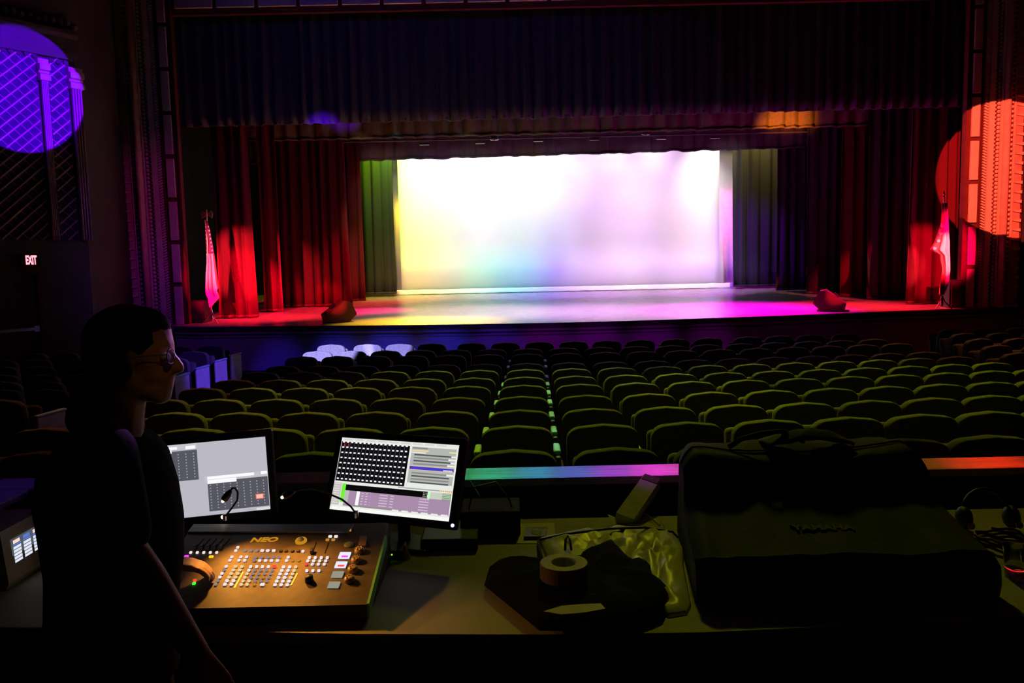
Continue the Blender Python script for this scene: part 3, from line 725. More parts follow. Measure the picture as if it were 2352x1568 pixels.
# ------------------------------------------------------------------ monitors
def monitor(c, yaw, lean, w, h, lab, ui, roll=0.0, led=False):
    Rm = Matrix.Rotation(yaw, 3, 'Z') @ Matrix.Rotation(-lean, 3, 'X')
    u = Rm @ V((math.cos(roll), 0, math.sin(roll))); v = Rm @ V((-math.sin(roll), 0, math.cos(roll))); n = u.cross(v)*1.0
    if n.y > 0: n = -n
    c = V(c); R3 = Matrix((u, -n, v)).transposed()
    t = thing('touch_monitor', (c.x-n.x*.06, c.y-n.y*.06, TZ), lab, 'monitor')
    B().box(c-n*.021, (w+.044, .038, h+.05), R3, .008).build('case', m_blk, t)
    P = lambda a, b_, o=.0: c+u*((a-.5)*w)+v*((.5-b_)*h)+n*o
    scr = B(); mats = []; mi = {}
    def q(a0, b0, a1, b1, col, k=1.0, o=.0015):
        key = (col, k)
        if key not in mi:
            mi[key] = len(mats); mats.append(E('screen_%02d%s' % (len(mats), 'r' if led else 'l'), col, k))
        scr.mi = mi[key]
        scr._f([scr.bm.verts.new(P(a, b_, o)) for a, b_ in ((a0, b0), (a0, b1), (a1, b1), (a1, b0))])
    ui(q)
    me = bpy.data.meshes.new('screen'); scr.bm.transform(wm(t).inverted()); scr.bm.to_mesh(me); scr.bm.free()
    for m in mats: me.materials.append(m)
    o = bpy.data.objects.new('screen', me); COL.objects.link(o); o.parent = t
    for s in ((-1, 0), (1, 0), (0, -1), (0, 1)):
        if s[0]: B().box(c+u*(s[0]*(w/2+.011))+n*.001, (.022, .008, h+.05), R3, .003).build('bezel', m_blk, t)
        else: B().box(c+v*(s[1]*(h/2+.0125))+n*.001, (w+.044, .008, .025), R3, .003).build('bezel', m_blk, t)
    bk = c-n*.075-v*.03
    b = B(); b.tube([c-n*.04-v*.02, bk, V((bk.x, bk.y+.01, TZ+.015))], .022, 8); b.build('stand_neck', m_blk, t)
    b = B(); b.box((bk.x, bk.y+.01, TZ+.009), (.24, .15, .016), Matrix.Rotation(yaw, 3, 'Z'), .006); b.build('stand_base', m_blk, t)
    if led:
        b = B(); b.sph(P(1.035, 1.045, .004), .0062, 8); b.build('power_light', e_blue, t, label='small blue power light')
def ui_r(q):
    Wt = (.86, .87, .82); q(0, 0, 1, 1, Wt, .95, .001)
    for i in range(9): q(.02+.1*i, .012, .10+.1*i, .034, (.78, .80, .76), .85)
    q(.004, .055, .60, .605, (.004, .004, .006), 1)
    for r in range(8):
        for k in range(16):
            a = .016+.0365*k; b_ = .052+.073*r
            q(a, b_, a+.018, b_+.019, (1, 1, .98), 1, .002)
    for k in range(16): q(.0075+.0365*k, .06, .009+.0365*k, .60, (.12, .12, .16), 1, .0018)
    for a in (.030, .066): q(a, .055, a+.006, .125, (.55, .03, .04), .8, .0022)
    q(.036, .118, .066, .123, (.55, .03, .04), .8, .0022)
    q(.618, .06, .985, .60, (.50, .52, .50), .9)
    q(.625, .065, .75, .085, (.30, .31, .30), .8, .002); q(.62, .10, .76, .118, (.95, .80, .35), .9, .002); q(.93, .10, .985, .118, (.95, .85, .35), .9, .002)
    q(.62, .125, .74, .145, (.85, .86, .83), .9, .002)
    for i, g in enumerate((.10, .28, .10, .28, .0, .0, .28, .10, .28, .10)):
        if g: q(.645, .155+.041*i, .955, .175+.041*i, (g, g+.01, g), .9, .0018)
    for i, a in ((0, .95), (1, .93), (2, .95), (3, .925), (6, .93)): q(a, .155+.041*i, .985, .178+.041*i, (.95, .95, .93), .9, .002)
    q(.617, .315, .988, .372, (.95, .55, .25), 1, .0019); q(.622, .323, .984, .364, (.05, .05, .62), 1, .0021); q(.90, .345, .975, .362, (.75, .75, .95), .9, .0023)
    q(.62, .545, .985, .60, (.86, .88, .84), .95, .002)
    q(.55, .612, .90, .628, (.45, .46, .44), .9); 
    for i in range(6): q(.905+.016*i, .612, .915+.016*i, .63, (.85, .40, .05), .9, .002)
    q(.003, .63, .07, .93, (.62, .60, .58), .9)
    for i in range(9): q(.008, .64+.032*i, .06, .652+.032*i, (.90, .80, .78), .9, .002)
    q(.075, .635, .108, .89, (.18, .92, .05), .95)
    q(.108, .645, .80, .725, (.003, .003, .003), 1, .0016)
    q(.108, .725, .99, .935, (.44, .29, .45), .9, .0012); q(.108, .725, .145, .9, (.55, .55, .52), .9, .0014)
    q(.212, .725, .24, .915, (.98, .96, .96), 1, .002)
    for i, (a, w_) in enumerate(((.255, .02), (.29, .02), (.41, .07), (.50, .03), (.74, .08))):
        for k in range(5): q(a, .742+.036*k, a+w_, .754+.036*k, (.74, .60, .74), .9, .002)
    for k in range(5): q(.325, .742+.036*k, .34, .754+.036*k, (.70, .28, .78), .9, .002)
    for k in range(3):
        for j in range(3): q(.765+.012*j, .66+.022*k, .772+.012*j, .67+.022*k, (.6, .6, .5), .8, .002)
    q(.805, .64, .822, .74, (.5, 1, .55), 1, .002); q(.824, .645, .92, .735, (.62, .66, .52), .9, .002); q(.92, .645, .99, .735, (.22, .40, .20), .9, .002)
    for k in range(4): q(.83, .652+.021*k, .985, .660+.021*k, (.75, .80, .70), .85, .0022)
    q(0, .955, 1, 1, (.95, .96, .92), 1, .0015); q(.20, .915, .52, .935, (.30, .30, .27), .9, .002)
    for i in range(6): q(.53+.08*i, .92, .585+.08*i, .945, (.86, .88, .84), .95, .002)
def ui_l(q):
    q(0, 0, 1, 1, (.52, .51, .58), .95, .001)
    q(0, 0, .50, .075, (.60, .59, .64), .95, .0012); q(.04, .03, .36, .065, (.98, .96, 1), 1, .002); q(.04, .07, .32, .115, (.98, .96, 1), 1, .002); q(.42, .03, .49, .075, (.98, .96, 1), 1, .002)
    q(.0, .09, .50, .50, (.10, .10, .125), .95, .0014)
    q(.54, .47, 1, .56, (.58, .57, .62), .95, .0012); q(.56, .475, .90, .515, (.98, .96, 1), 1, .002); q(.56, .52, .77, .575, (.98, .96, 1), 1, .002); q(.95, .47, .995, .51, (.98, .96, 1), 1, .002)
    q(.56, .545, .995, .95, (.10, .10, .125), .95, .0014)
    for r in range(9):
        for k in range(9):
            q(.03+.055*k, .13+.04*r, .038+.055*k, .145+.04*r, (.42, .42, .46), .9, .0018)
        for k in range(9):
            q(.575+.048*k, .59+.039*r, .583+.048*k, .604+.039*r, (.42, .42, .46), .9, .0018)
    q(.90, .775, .958, .845, (.95, .15, .10), 1, .002); q(.906, .785, .952, .835, (1, .55, .45), 1, .0022)
    q(.9, .965, 1, 1, (.75, .75, .78), .95, .0018)
monitor((-.4207, 2.7, 1.4635), -.366, .400, .464, .255, 'flat touch monitor at the right showing a fader grid and purple panel', ui_r, 0, True)
cx = -1.0536-.039*math.cos(.12)
monitor((cx, 2.7-.039*math.sin(.12), 1.476-.0018), .12, .144, .464, .252, 'flat touch monitor at the left with grey screen partly behind the person', ui_l, .046)
# touch panel box at far left
t = thing('touch_controller', (-1.66, 2.55, TZ), 'pale box with a small lit touch panel at the far left desk end', 'touch panel')
b = B(); b.rings([[V((-1.80, y, TZ+.002)), V((-1.615, y, TZ+.002)), V((-1.605, y, TZ+.02)), V((-1.62, y, TZ+.19)), V((-1.80, y, TZ+.19))] for y in (2.43, 2.67)]); b.build('box', M('panel_box_paint', (.55, .52, .30), .6, .3), t)
mats = [E('panel_a', (.8, .85, 1), .95), E('panel_b', (.10, .12, .15), .8), E('panel_c', (.12, .22, .7), .9), E('panel_d', (1, .75, .6), .95)]
b = B()
def pq(a0, b0, a1, b1, i, o):
    b.mi = i
    b._f([b.bm.verts.new(V((-1.612+.001*o-(.028*((.17-z_)/.17)*0)-.006*((z_-.02)/.17)*1.4, y_, TZ+z_))) for y_, z_ in ((2.47+.16*a0, .055+.095*(1-b0)), (2.47+.16*a0, .055+.095*(1-b1)), (2.47+.16*a1, .055+.095*(1-b1)), (2.47+.16*a1, .055+.095*(1-b0)))])
pq(0, 0, 1, 1, 1, 4)
for c in range(3):
    for r in range(5): pq(.05+.33*c, .28+.115*r, .30+.33*c, .37+.115*r, 0, 5)
    pq(.06+.33*c, .06, .28+.33*c, .18, (3, 2, 3)[c], 5); pq(.05+.33*c, .2, .3+.33*c, .25, 2, 5)
for c in range(7): pq(.03+.14*c, .88, .15+.14*c, .97, 0, 5)
b.build('screen', mats, t)

# ------------------------------------------------------------------ lighting console
SL = math.radians(13); cn = V((0, -math.sin(SL), math.cos(SL))); cv = V((0, math.cos(SL), math.sin(SL)))
K0 = onz(840, 1388, 1.25)
def con(px, py, h=0): return onpl(px, py, K0+cn*h, cn)+V((0, 0, 0))
cs = thing('lighting_console', (-.74, 2.35, TZ), 'black lighting console with rows of lit keys glowing under orange lamplight', 'console')
br = con(884, 1206); fl_ = K0
Lx, Rx_ = -1.075, K0.x+.002
yf = K0.y; yb = con(700, 1204).y; zb = con(700, 1204).z
b = B(); b.rings([[V((x, yf, TZ+.004)), V((x, yf, 1.25)), V((x, yb, zb)), V((x, yb+.03, zb-.03)), V((x, yb+.03, TZ+.004))] for x in (Lx, Rx_)]); b.build('body', m_console, cs)
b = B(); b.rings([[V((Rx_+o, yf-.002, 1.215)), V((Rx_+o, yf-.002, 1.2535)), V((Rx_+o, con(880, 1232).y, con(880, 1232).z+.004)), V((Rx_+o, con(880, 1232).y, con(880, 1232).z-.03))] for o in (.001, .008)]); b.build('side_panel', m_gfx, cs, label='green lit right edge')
def cquad(px0, py0, px1, py1, sk, h, mat, name, par=cs):
    """raised quad on the panel; sk = px the upper side is shifted to the right"""
    P = [con(px0, py1, 0), con(px1, py1, 0), con(px1+sk, py0, 0), con(px0+sk, py0, 0)]
    return B().poly(P, cn*h).build(name, mat, par)
cquad(432, 1207, 800, 1224, 13, .006, m_grey, 'back_rail')
kb = B(); kb.box((0, 0, .003), (.0085, .0085, .006), None, .0015); kob = kb.build('key', e_wh, cs, local=True); kme = kob.data
bpy.data.objects.remove(kob); km = {}
KR = Matrix((V((1, 0, 0)), cv, cn)).transposed().to_4x4()
def key(zx, zy, mat=e_wh, off=390, sx=1.0, name='key'):
    px, py = off+zx/7.127, 1180+zy/7.127
    k = (mat.name, sx)
    if k not in km:
        me = kme.copy(); me.materials.clear(); me.materials.append(mat); me.transform(Matrix.Diagonal((sx, 1, 1, 1))); km[k] = me
    o = bpy.data.objects.new(name, km[k]); COL.objects.link(o); o.parent = cs
    o.matrix_basis = wm(cs).inverted() @ Matrix.Translation(con(px, py)) @ KR
    return o
for x in (345, 452, 558, 665, 770): key(x, 643, e_wh, sx=.9)
key(275, 707, e_mag, sx=1.5); key(680, 712, e_yel, sx=1.6); key(412, 1100, e_red, sx=1.1); key(398, 1150, e_grn, sx=1.1)
for x, y in ((1115, 558), (1082, 612), (1018, 715), (985, 770), (1165, 715), (1258, 715), (1132, 770), (1228, 772), (1940, 720), (1912, 775)): key(x, y, e_wh)
for x in (1228, 1325, 1418, 1515, 1605, 1703): key(x, 612, e_dim if x < 1500 else e_wh, sx=1.2)
for x in (1405, 1500, 1597, 1693, 1790): key(x, 720, e_dim, sx=1.1)
for x in (1378, 1473, 1570, 1665, 1762): key(x, 775, e_wh if x > 1400 else e_dim, sx=1.1)
for x in (2010, 2110): key(x, 770, e_or)
for x in (1820, 1910, 2010, 2105): key(x, 620, m_blk, sx=1.2)
YR = (872, 930, 987, 1046, 1104, 1163)
for r, y in enumerate(YR):
    d = -34*r
    key(925+d, y-2, e_dim if r in (1, 4, 5) else e_wh)
    for x in (1075, 1180): key(x+d, y, e_wm if r < 4 else e_wh, sx=1.15)
    for k in range(5):
        if r == 5 and k > 2: continue
        if r == 5 and k == 2: key(1383, y, e_or, sx=.8); continue
        m = e_wh if (r < 1 or k == 0) else e_dim
        if r == 0 and k == 4: m = e_red
        if k == 0 and r in (2, 3, 4, 5): m = e_wm
        if r == 3 and k == 3: m = e_or
        if r in (4, 5) and k == 1: m = e_wm
        key(1325+97*k-31*r, y+3, m, sx=1.3 if m is e_red else (.85 if m is e_dim else 1.0))
    if r == 5: key(1517, y+3, e_wh, sx=1.5)
    for k in range(3): key(1862+100*k-27.5*r, y+7, (e_wh, e_wh, e_wm)[k] if r < 4 else e_wh, sx=1.1)
key(398, 622, e_wh, 640)
for r, y in enumerate((727, 780, 835)):
    for k in range(4): key(503+98*k-25*r, y, e_red if (r == 2 and k == 0) else e_wh, 640)
for k in range(3): key(463+98*k, 940, e_wh, 640)
key(845, 380, e_wh, 640, 1.3); key(940, 380, e_wh, 640, 1.3); key(800, 435, e_or, 640, 1.3); key(895, 435, e_or, 640, 1.3)
# warm strips of label tape between the key blocks
def z6(x, y): return 640+x/7.127, 1180+y/7.127
def z5(x, y): return 390+x/7.127, 1180+y/7.127
for f, c in ((z5, [(1060, 1210, 1205, 950)]), (z6, [(205, 1170, 310, 970)])):
    for x0, y0, x1, y1 in c:
        a = f(x0, y0); c1 = f(x1, y1)
        P = [con(a[0]-2, a[1]), con(a[0]+1.5, a[1]), con(c1[0]+1.5, c1[1]), con(c1[0]-2, c1[1])]
        B().poly(P, cn*.001).build('label_strip', M('label_tape', (.8, .6, .35), .5, .4), cs)
ne = z5(1545, 432)
text('emblem', 'NEO', .034, e_lbl, con(*ne)+cn*.002, (1, 0, 0), cv, cs, .0006, .12, .0012, 1.22)
for i, (x, y, m) in enumerate(((1082, 685, e_lcd), (1022, 838, e_lcd), (966, 998, e_lcd2), (906, 1168, e_lcd2))):
    a = z6(x-95, y-45); c1 = z6(x+85, y+48)
    o = cquad(a[0]-2, a[1], c1[0]-2, c1[1], 5, .004, m, 'key_screen')
    if i < 2:
        a = z6(x-55, y+18); c1 = z6(x+50, y+40); cquad(a[0], a[1], c1[0], c1[1], 1, .0055, e_mag if i == 0 else e_red, 'status_bar', o)
def disc(x, y, r, prof, mat, name, par=cs, off=z6):
    p = con(*off(x, y)); b = B(); b.lathe(p, prof, 20, KR.to_3x3()); return b.build(name, mat, par, True)
m_enc = M('encoder_wheel', (.42, .26, .08), .35, .5, .2)
for x, y in ((1325, 625), (1275, 775), (1220, 930), (1163, 1095)):
    d = disc(x, y, 0, [(0, 0), (.0155, 0), (.0155, .010), (.012, .014), (0, .014)], m_enc, 'encoder_wheel')
    b = B(); p = con(*z6(x, y))+cn*.015
    for k in range(6): b.sph(p+V((math.cos(k)*.009, 0, 0))+cv*math.sin(k)*.009, .0022, 6)
    b.build('finger_dimples', m_gold2, d)
disc(1150, 515, 0, [(.006, 0), (.0155, 0), (.0155, .005), (.006, .005)], M('olive_wheel', (.22, .25, .08), .5), 'level_wheel')
a = z6(1335, 395); c1 = z6(1450, 550); cquad(a[0]-4, a[1], c1[0]-4, c1[1], 4, .008, m_enc, 'level_roller')
a = z6(952, 212); c1 = z6(1185, 286); cquad(a[0], a[1], c1[0], c1[1], 1, .003, e_lbl, 'amber_label')
tb = disc(368, 450, 0, [(.010, 0), (.0185, 0), (.0185, .005), (.016, .008), (.010, .006)], e_lbl, 'trackball_ring')
b = B(); b.sph(con(*z6(368, 450))+cn*.004, .0115, 14); b.build('trackball', M('trackball_grey', (.35, .40, .36), .2, .5), tb, True)
disc(503, 1100, 0, [(0, 0), (.013, 0), (.012, .018), (0, .019)], m_blk, 'jog_knob')
for i in range(5):
    x = 300+106*i
    a = z5(x+105, 585); c1 = z5(x+260, 400)
    P = [con(a[0]-.9, a[1]), con(a[0]+.9, a[1]), con(c1[0]+.9, c1[1]), con(c1[0]-.9, c1[1])]
    B().poly(P, cn*.0012).build('fader_slot', m_mat, cs)
    a = z5(x+128, 570); B().box(con(*a)+cn*.008, (.010, .018, .014), KR.to_3x3(), .002).build('fader_cap', m_blk, cs)
for x in (555, 760):
    a = z6(x-5, 650); c1 = z6(x+60, 470)
    P = [con(a[0]-.9, a[1]), con(a[0]+.9, a[1]), con(c1[0]+.9, c1[1]), con(c1[0]-.9, c1[1])]
    B().poly(P, cn*.0012).build('fader_slot', m_mat, cs)
B().box(con(*z6(550, 640))+cn*.008, (.010, .018, .014), KR.to_3x3(), .002).build('fader_cap', m_blk, cs)
# gooseneck lamps plugged into the console
def goose(pts, Y, tip, tgt, lab, hood, W):
    P = [at(x, y, yy) for x, y, yy in pts]
    g = B().tube(P, .0032, 8).build('gooseneck_lamp', m_blk, cs, True, label=lab)
    b = B(); b.lathe(P[0], [(.0, -.012), (.008, -.012), (.008, .01), (0, .012)], 10); b.build('plug', m_steel, g)
    e = P[-1]; h2 = at(*hood); d = (h2-e).normalized()
    b = B(); b.tube([e-d*.002, e+d*.006, e+(h2-e)*.35, e+(h2-e)*.85, h2], [.004, .008, .0105, .0115, .008], 12); b.build('lamp_hood', m_blk, g, True)
    b = B(); b.sph(h2+d*.003, .0048, 8); b.build('bulb', e_warm, g)
    L = h2+d*.012
    l = bpy.data.lights.new('gooseneck_light', 'SPOT'); l.color = (1, .40, .05); l.spot_size = 1.9; l.spot_blend = 1; l.shadow_soft_size = .012
    T = con(*tgt); l.energy = W
    o = bpy.data.objects.new('gooseneck_light', l); COL.objects.link(o); o.location = L; o.rotation_euler = (T-L).to_track_quat('-Z', 'Y').to_euler()
goose([(517, 1186, 2.57), (531, 1168, 2.53), (545, 1148, 2.50), (546, 1130, 2.47), (540, 1120, 2.45), (533, 1121, 2.43), (530, 1126, 2.43)], 2.5, None, (585, 1318), 'bent gooseneck lamp before the left screen', (513, 1149, 2.42), 9)
goose([(818, 1180, 2.57), (806, 1163, 2.54), (786, 1147, 2.52), (752, 1132, 2.50), (722, 1122, 2.48), (702, 1121, 2.46), (676, 1128, 2.44)], 2.5, None, (700, 1335), 'long gooseneck lamp arching before the right screen', (650, 1141, 2.42), 7.5)
b = B(); b.sph(con(517, 1196)+V((0, -.02, .02)), .0062, 8); b.build('lit_collar', E('lit_collar_glow', (1, .8, .4), 5), cs)  # glowing bead put at the foot of the left gooseneck

# ------------------------------------------------------------------ smaller things on the desk
def slab(name, px, z, h, mat, label, cat, noff=0):
    P = [onz(x, y, z) for x, y in px]; c = sum(P, V((0, 0, 0)))/len(P)
    t = thing(name, (c.x, c.y, z), label, cat)
    return t, P
sw = thing('network_switch', onz(893, 1288, TZ), 'small black network switch with three green lights beside the console', 'switch')
p = onz(893, 1290, TZ); B().box((p.x, p.y+.06, TZ+.017), (.095, .10, .033), None, .004).build('case', m_blk, sw)
for px in (878, 889, 900):
    b = B(); b.sph(at(px, 1276.5-(px-878)*.13, p.y+.008), .0028, 8); b.build('status_light', e_lime, sw)
cone = thing('orange_cone', onz(917, 1284, TZ+.002), 'small orange cone shaped cap beside the network switch', 'cone')
p = onz(921, 1284, TZ); b = B(); b.lathe((p.x+.012, p.y+.01, TZ), [(.0, 0), (.019, 0), (.018, .008), (.004, .044), (0, .046)], 14); b.build('cap', m_orange, cone, True)
b = B(); b.lathe((p.x+.012, p.y+.01, TZ), [(.0, 0), (.022, 0), (.022, .004), (0, .004)], 14); b.build('rim', m_orange, cone)
t, P = slab('printed_card', [(1190, 1203), (1273, 1201), (1275, 1238), (1262, 1248), (1185, 1248)], TZ, .003, m_paper, 'white card with dark printed border lying under the black phone', 'card')
B().poly(P, (0, 0, .002)).build('sheet', m_paper, t)
b = B(); I = [onz(x, y, TZ+.0022) for x, y in ((1208, 1211), (1258, 1209), (1258, 1214), (1208, 1216))]; b.poly(I, (0, 0, .0005)); b.build('printed_border', m_paper2, t)
t, P = slab('phone', [(1209, 1217), (1256, 1222), (1253, 1237), (1203, 1238)], TZ+.003, .01, m_blk, 'small black phone lying on the white card', 'phone')
B().poly(P, (0, 0, .010)).build('case', m_blk, t)
b = B(); I = [onz(x, y, TZ+.0135) for x, y in ((1222, 1216), (1244, 1222), (1240, 1230), (1220, 1224))]; b.poly(I, (0, 0, .0008)); b.build('screen_glare', m_paper2, t)
t, P = slab('paper_sheet', [(1279, 1201), (1372, 1200), (1385, 1213), (1300, 1222), (1279, 1232)], TZ, .002, m_paper2, 'dull sheet of paper lying right of the white card', 'paper')
B().poly(P, (0, 0, .0012)).build('sheet', m_paper2, t)
B().poly([onz(x, y, TZ+.0015) for x, y in ((1300, 1226), (1370, 1222), (1392, 1216), (1330, 1217), (1305, 1221))], (0, 0, .0012)).build('lower_sheet', m_paper, t)
t, P = slab('paper_sheet', [(1518, 1197), (1545, 1195), (1560, 1204), (1568, 1230), (1550, 1233), (1528, 1216)], TZ, .002, m_paper2, 'folded paper by the foot of the tall case bag', 'paper')
B().poly(P, (0, 0, .003)).build('sheet', m_paper2, t)
# tilted long carton
A = onz(1428, 1214, TZ+.004); A = V((A.x, 2.90, TZ+.004)); T_ = at(1497, 1106, 3.19)
t = thing('carton', A, 'long grey carton propped up at a slant beside the case bag', 'box')
ax_ = (T_-A).normalized(); sd = V((1, .25, 0)); sd = (sd-ax_*sd.dot(ax_)).normalized(); dp = ax_.cross(sd).normalized()
if dp.y < 0: dp = -dp
Lc = (T_-A).length; hw_, hd_ = .036, .026
cor = lambda k, a, c: A+ax_*(Lc*k)+sd*(hw_*a)+dp*(hd_*c)
b = B(); b.rings([[cor(k, a, c) for a, c in ((-1, -1), (1, -1), (1, 1), (-1, 1))] for k in (0.10, 1)]); b.build('body', m_card, t)
b = B(); b.rings([[cor(k, a, c)-dp*.002 for a, c in ((-.9, -1), (.95, -1), (.95, -.8), (-.9, -.8))] for k in (.88, 1.0)]); b.build('torn_end', M('dark_card', (.16, .10, .08), .8), t)
b = B(); b.lathe(cor(.93, .1, -1.08), [(.0, 0), (.004, 0), (.004, .002), (0, .002)], 10, Matrix((sd, ax_, -dp)).transposed()); b.build('eyelet', m_steel, t)
b = B(); b.tube([cor(.45, .9, .6), onz(1516, 1208, TZ)+V((0, 0, .003))], .003, 6); b.build('prop', m_card, t)
b = B(); b.poly([onz(1412, 1216, TZ), onz(1422, 1216, TZ), at(1413, 1188, 2.95), at(1395, 1180, 2.95)], (0, .002, 0)); b.build('torn_flap', m_paper, t)

def heap(name, pts, z0, h, seed, mat, label, cat, rings=8, ns=14, up=1.0, wr=.012):
    P = [onz(x, y, z0) for x, y in pts]
    Q = []
    for i in range(len(P)):
        a, c = P[i], P[(i+1) % len(P)]
        for k in range(5): Q.append(a.lerp(c, k/5))
    c = sum(Q, V((0, 0, 0)))/len(Q)
    t = thing(name, (c.x, c.y, z0), label, cat)
    R = []
    for r in range(rings):
        s = 1-(r/(rings-1))**1.3*.97
        k = r/(rings-1)
        R.append([V((c.x+(q.x-c.x)*s, c.y+(q.y-c.y)*s, z0+.002+h*(1-(1-min(1, k*2.2))**2)*(1 if r else 0)+(wr*(nz(q.x*ns*s+seed, q.y*ns*s, seed)+.3*nz(q.x*40*s, q.y*40*s, seed)) if r else 0)*min(1, 2*k)-(wr*.9*abs(nz(q.x*22*s+seed, q.y*22*s, 1.7))*min(1, 2*k) if r else 0))) for q in Q])
    b = B(); b.rings(R); 
    return t, b, c
t, b, c = heap('plastic_sack', [(1236, 1238), (1300, 1224), (1400, 1214), (1480, 1212), (1545, 1222), (1572, 1262), (1570, 1300), (1588, 1392), (1578, 1413), (1535, 1420), (1500, 1380), (1440, 1330), (1330, 1320), (1262, 1300)], TZ, .030, 3, m_film, 'crumpled pale plastic sack spread under the black jacket', 'sack', 14, 16, 1, .034)
b.build('film', m_film, t, True)
b = B(); b.tube([onz(1236, 1240, TZ+.012), onz(1300, 1226, TZ+.03), onz(1400, 1214, TZ+.034), onz(1480, 1211, TZ+.03), onz(1545, 1221, TZ+.02), onz(1557, 1234, TZ+.008)], .004, 6); b.build('black_drawstring', m_mat, t, True)
b = B(); b.tube([onz(1236, 1240, TZ+.014), onz(1242, 1270, TZ+.03), onz(1246, 1296, TZ+.03)], .005, 6); b.build('black_drawstring', m_mat, t, True)
t, b, c = heap('jacket', [(1125, 1302), (1132, 1297), (1240, 1297), (1330, 1290), (1360, 1268), (1408, 1246), (1450, 1290), (1482, 1306), (1493, 1298), (1500, 1330), (1530, 1346), (1535, 1366), (1520, 1402), (1450, 1432), (1300, 1450), (1240, 1450), (1160, 1385), (1112, 1345)], TZ+.026, .04, 8, m_cloth, 'black jacket heaped on the desk under the roll of tape', 'jacket', 8, 10, 1, .014)
b.build('cloth', m_cloth, t, True)
b = B(); b.poly([onz(x, y, TZ+.075) for x, y in ((1248, 1405), (1290, 1392), (1340, 1388), (1380, 1387), (1391, 1399), (1340, 1408), (1290, 1412))], (0, 0, .002)); b.build('pocket_paper', m_paper, t, label='pale paper showing at its front')
p = onz(1295, 1292, TZ+.125); z0 = TZ+.080
t = thing('tape_roll', (p.x, p.y, z0), 'roll of tape with pale top lying on the black jacket', 'tape')
b = B(); b.lathe((p.x, p.y, z0), [(.0375, 0), (.068, 0), (.070, .003), (.070, .045), (.068, .047), (.0375, .047), (.0375, 0)], 40); 
o = b.build('tape', [m_tapes, m_tape], t)
for f in o.data.polygons:
    if abs(f.normal.z) > .8: f.material_index = 1
b = B(); b.rings([[V((p.x+.037*math.cos(a*PI/16), p.y+.037*math.sin(a*PI/16), z)) for a in range(32)] for z in (z0+.001, z0+.046)], cap=False); b.build('core', m_card, t, thick=.002)
for dx in (0, 14):
    pass
t = thing('cable_tie', onz(1303, 1252, TZ+.03), 'black cable loop standing up behind the roll of tape', 'cable')
b = B(); b.tube([onz(1298, 1262, TZ+.05), at(1299, 1240, 2.62), at(1304, 1230, 2.64), at(1309, 1240, 2.62), onz(1312, 1262, TZ+.05)], .004, 6); b.build('loop', m_mat, t, True)
# equipment boxes behind the right screen
t = thing('equipment_box', onz(1118, 1255, TZ), 'dim dark equipment box behind the right screen with loose cables', 'box')
p = onz(1125, 1258, TZ); B().box((p.x, 2.93, TZ+.045), (.22, .18, .088), None, .006).build('case', m_mat, t)
B().box((p.x, 2.836, TZ+.035), (.16, .008, .04), None, .002).build('front_panel', M('box_panel', (.10, .06, .05), .5), t)
b = B(); b.sph(V((p.x+.05, 2.85, TZ+.091)), .003, 6); b.build('indicator', m_tape, t)
b = B(); b.tube([V((p.x-.08, 2.9, TZ+.09)), V((p.x-.06, 2.92, TZ+.16)), V((p.x+.02, 2.95, TZ+.17)), V((p.x+.07, 2.9, TZ+.12)), V((p.x+.08, 2.88, TZ+.092))], .0035, 6); b.build('cable', m_blk, t, True)
t = thing('equipment_box', (-.18, 2.86, TZ), 'low black box beside the stand of the right screen', 'box')
B().box((-.235, 2.76, TZ+.022), (.20, .14, .043), None, .006).build('case', m_blk, t)
B().box((-.235, 2.688, TZ+.022), (.17, .006, .028), None, .002).build('front_panel', m_mat, t)
# coloured cable by the rail
t = thing('lamp_cable', onz(1075, 1104, 1.27), 'thin violet lit cable hanging from the rail beside the right screen', 'cable')
b = B(); b.tube([at(1078, 1103, 3.27), at(1090, 1122, 3.26), at(1100, 1138, 3.25), at(1112, 1170, 3.24)], .004, 6); b.build('lead', m_grey, t)

# ------------------------------------------------------------------ mixer case bag
t = thing('mixer_bag', (.95, 2.5, TZ), 'large dark padded mixer bag with brand lettering on its sloping top', 'bag')
def bagp(u, v):
    # v: around the cross-section from front bottom over the top to back bottom; u: along X
    pr = [(2.19, .004), (2.185, .05), (2.195, .105), (2.225, .135), (2.36, .175), (2.50, .215), (2.545, .235), (2.575, .29), (2.61, .335), (2.68, .352), (2.80, .345), (2.86, .30), (2.875, .15), (2.87, .004)]
    k = v*(len(pr)-1); i = min(int(k), len(pr)-2); f = k-i
    f2 = f*f*(3-2*f) if 0 else f
    y = pr[i][0]+(pr[i+1][0]-pr[i][0])*f2; z = pr[i][1]+(pr[i+1][1]-pr[i][1])*f2
    e = min(u, 1-u); sh = 1-.10*max(0, 1-e/.05)**2
    zc = z*(1-.16*max(0, 1-e/.07)**2); yc = 2.53+(y-2.53)*sh
    xl = .515+(.10 if 0 else 0); xr = 1.405
    # the back of the bag is set a little narrower than the front
    nar = (y-2.19)/.68
    xa = .515+.075*nar; xb = 1.40-.03*nar+ (0 if nar < .4 else -.05*(nar-.4))
    sag = -.03*math.sin(PI*u)**2*max(0, 1-abs(y-2.66)/.12) + .018*math.sin(u*7+1)*max(0, 1-abs(y-2.60)/.10)
    w = .012*nz(u*5, v*5, 2)+.005*nz(u*16, v*14, 5)
    if v < .02 or v > .98: w = 0; sag = 0
    return V((xa+(xb-xa)*u+.012*nz(v*4, u*3), yc-.3*w, TZ+max(.004, zc+sag+w)))
def bagpart(v0, v1, name, mat, nv, lab=None, off=0):
    b = B(); b.grid(lambda u, v: bagp(u, v0+(v1-v0)*v)+V((0, 0, off)), 64, nv)
    return b.build(name, mat, t, True, label=lab)
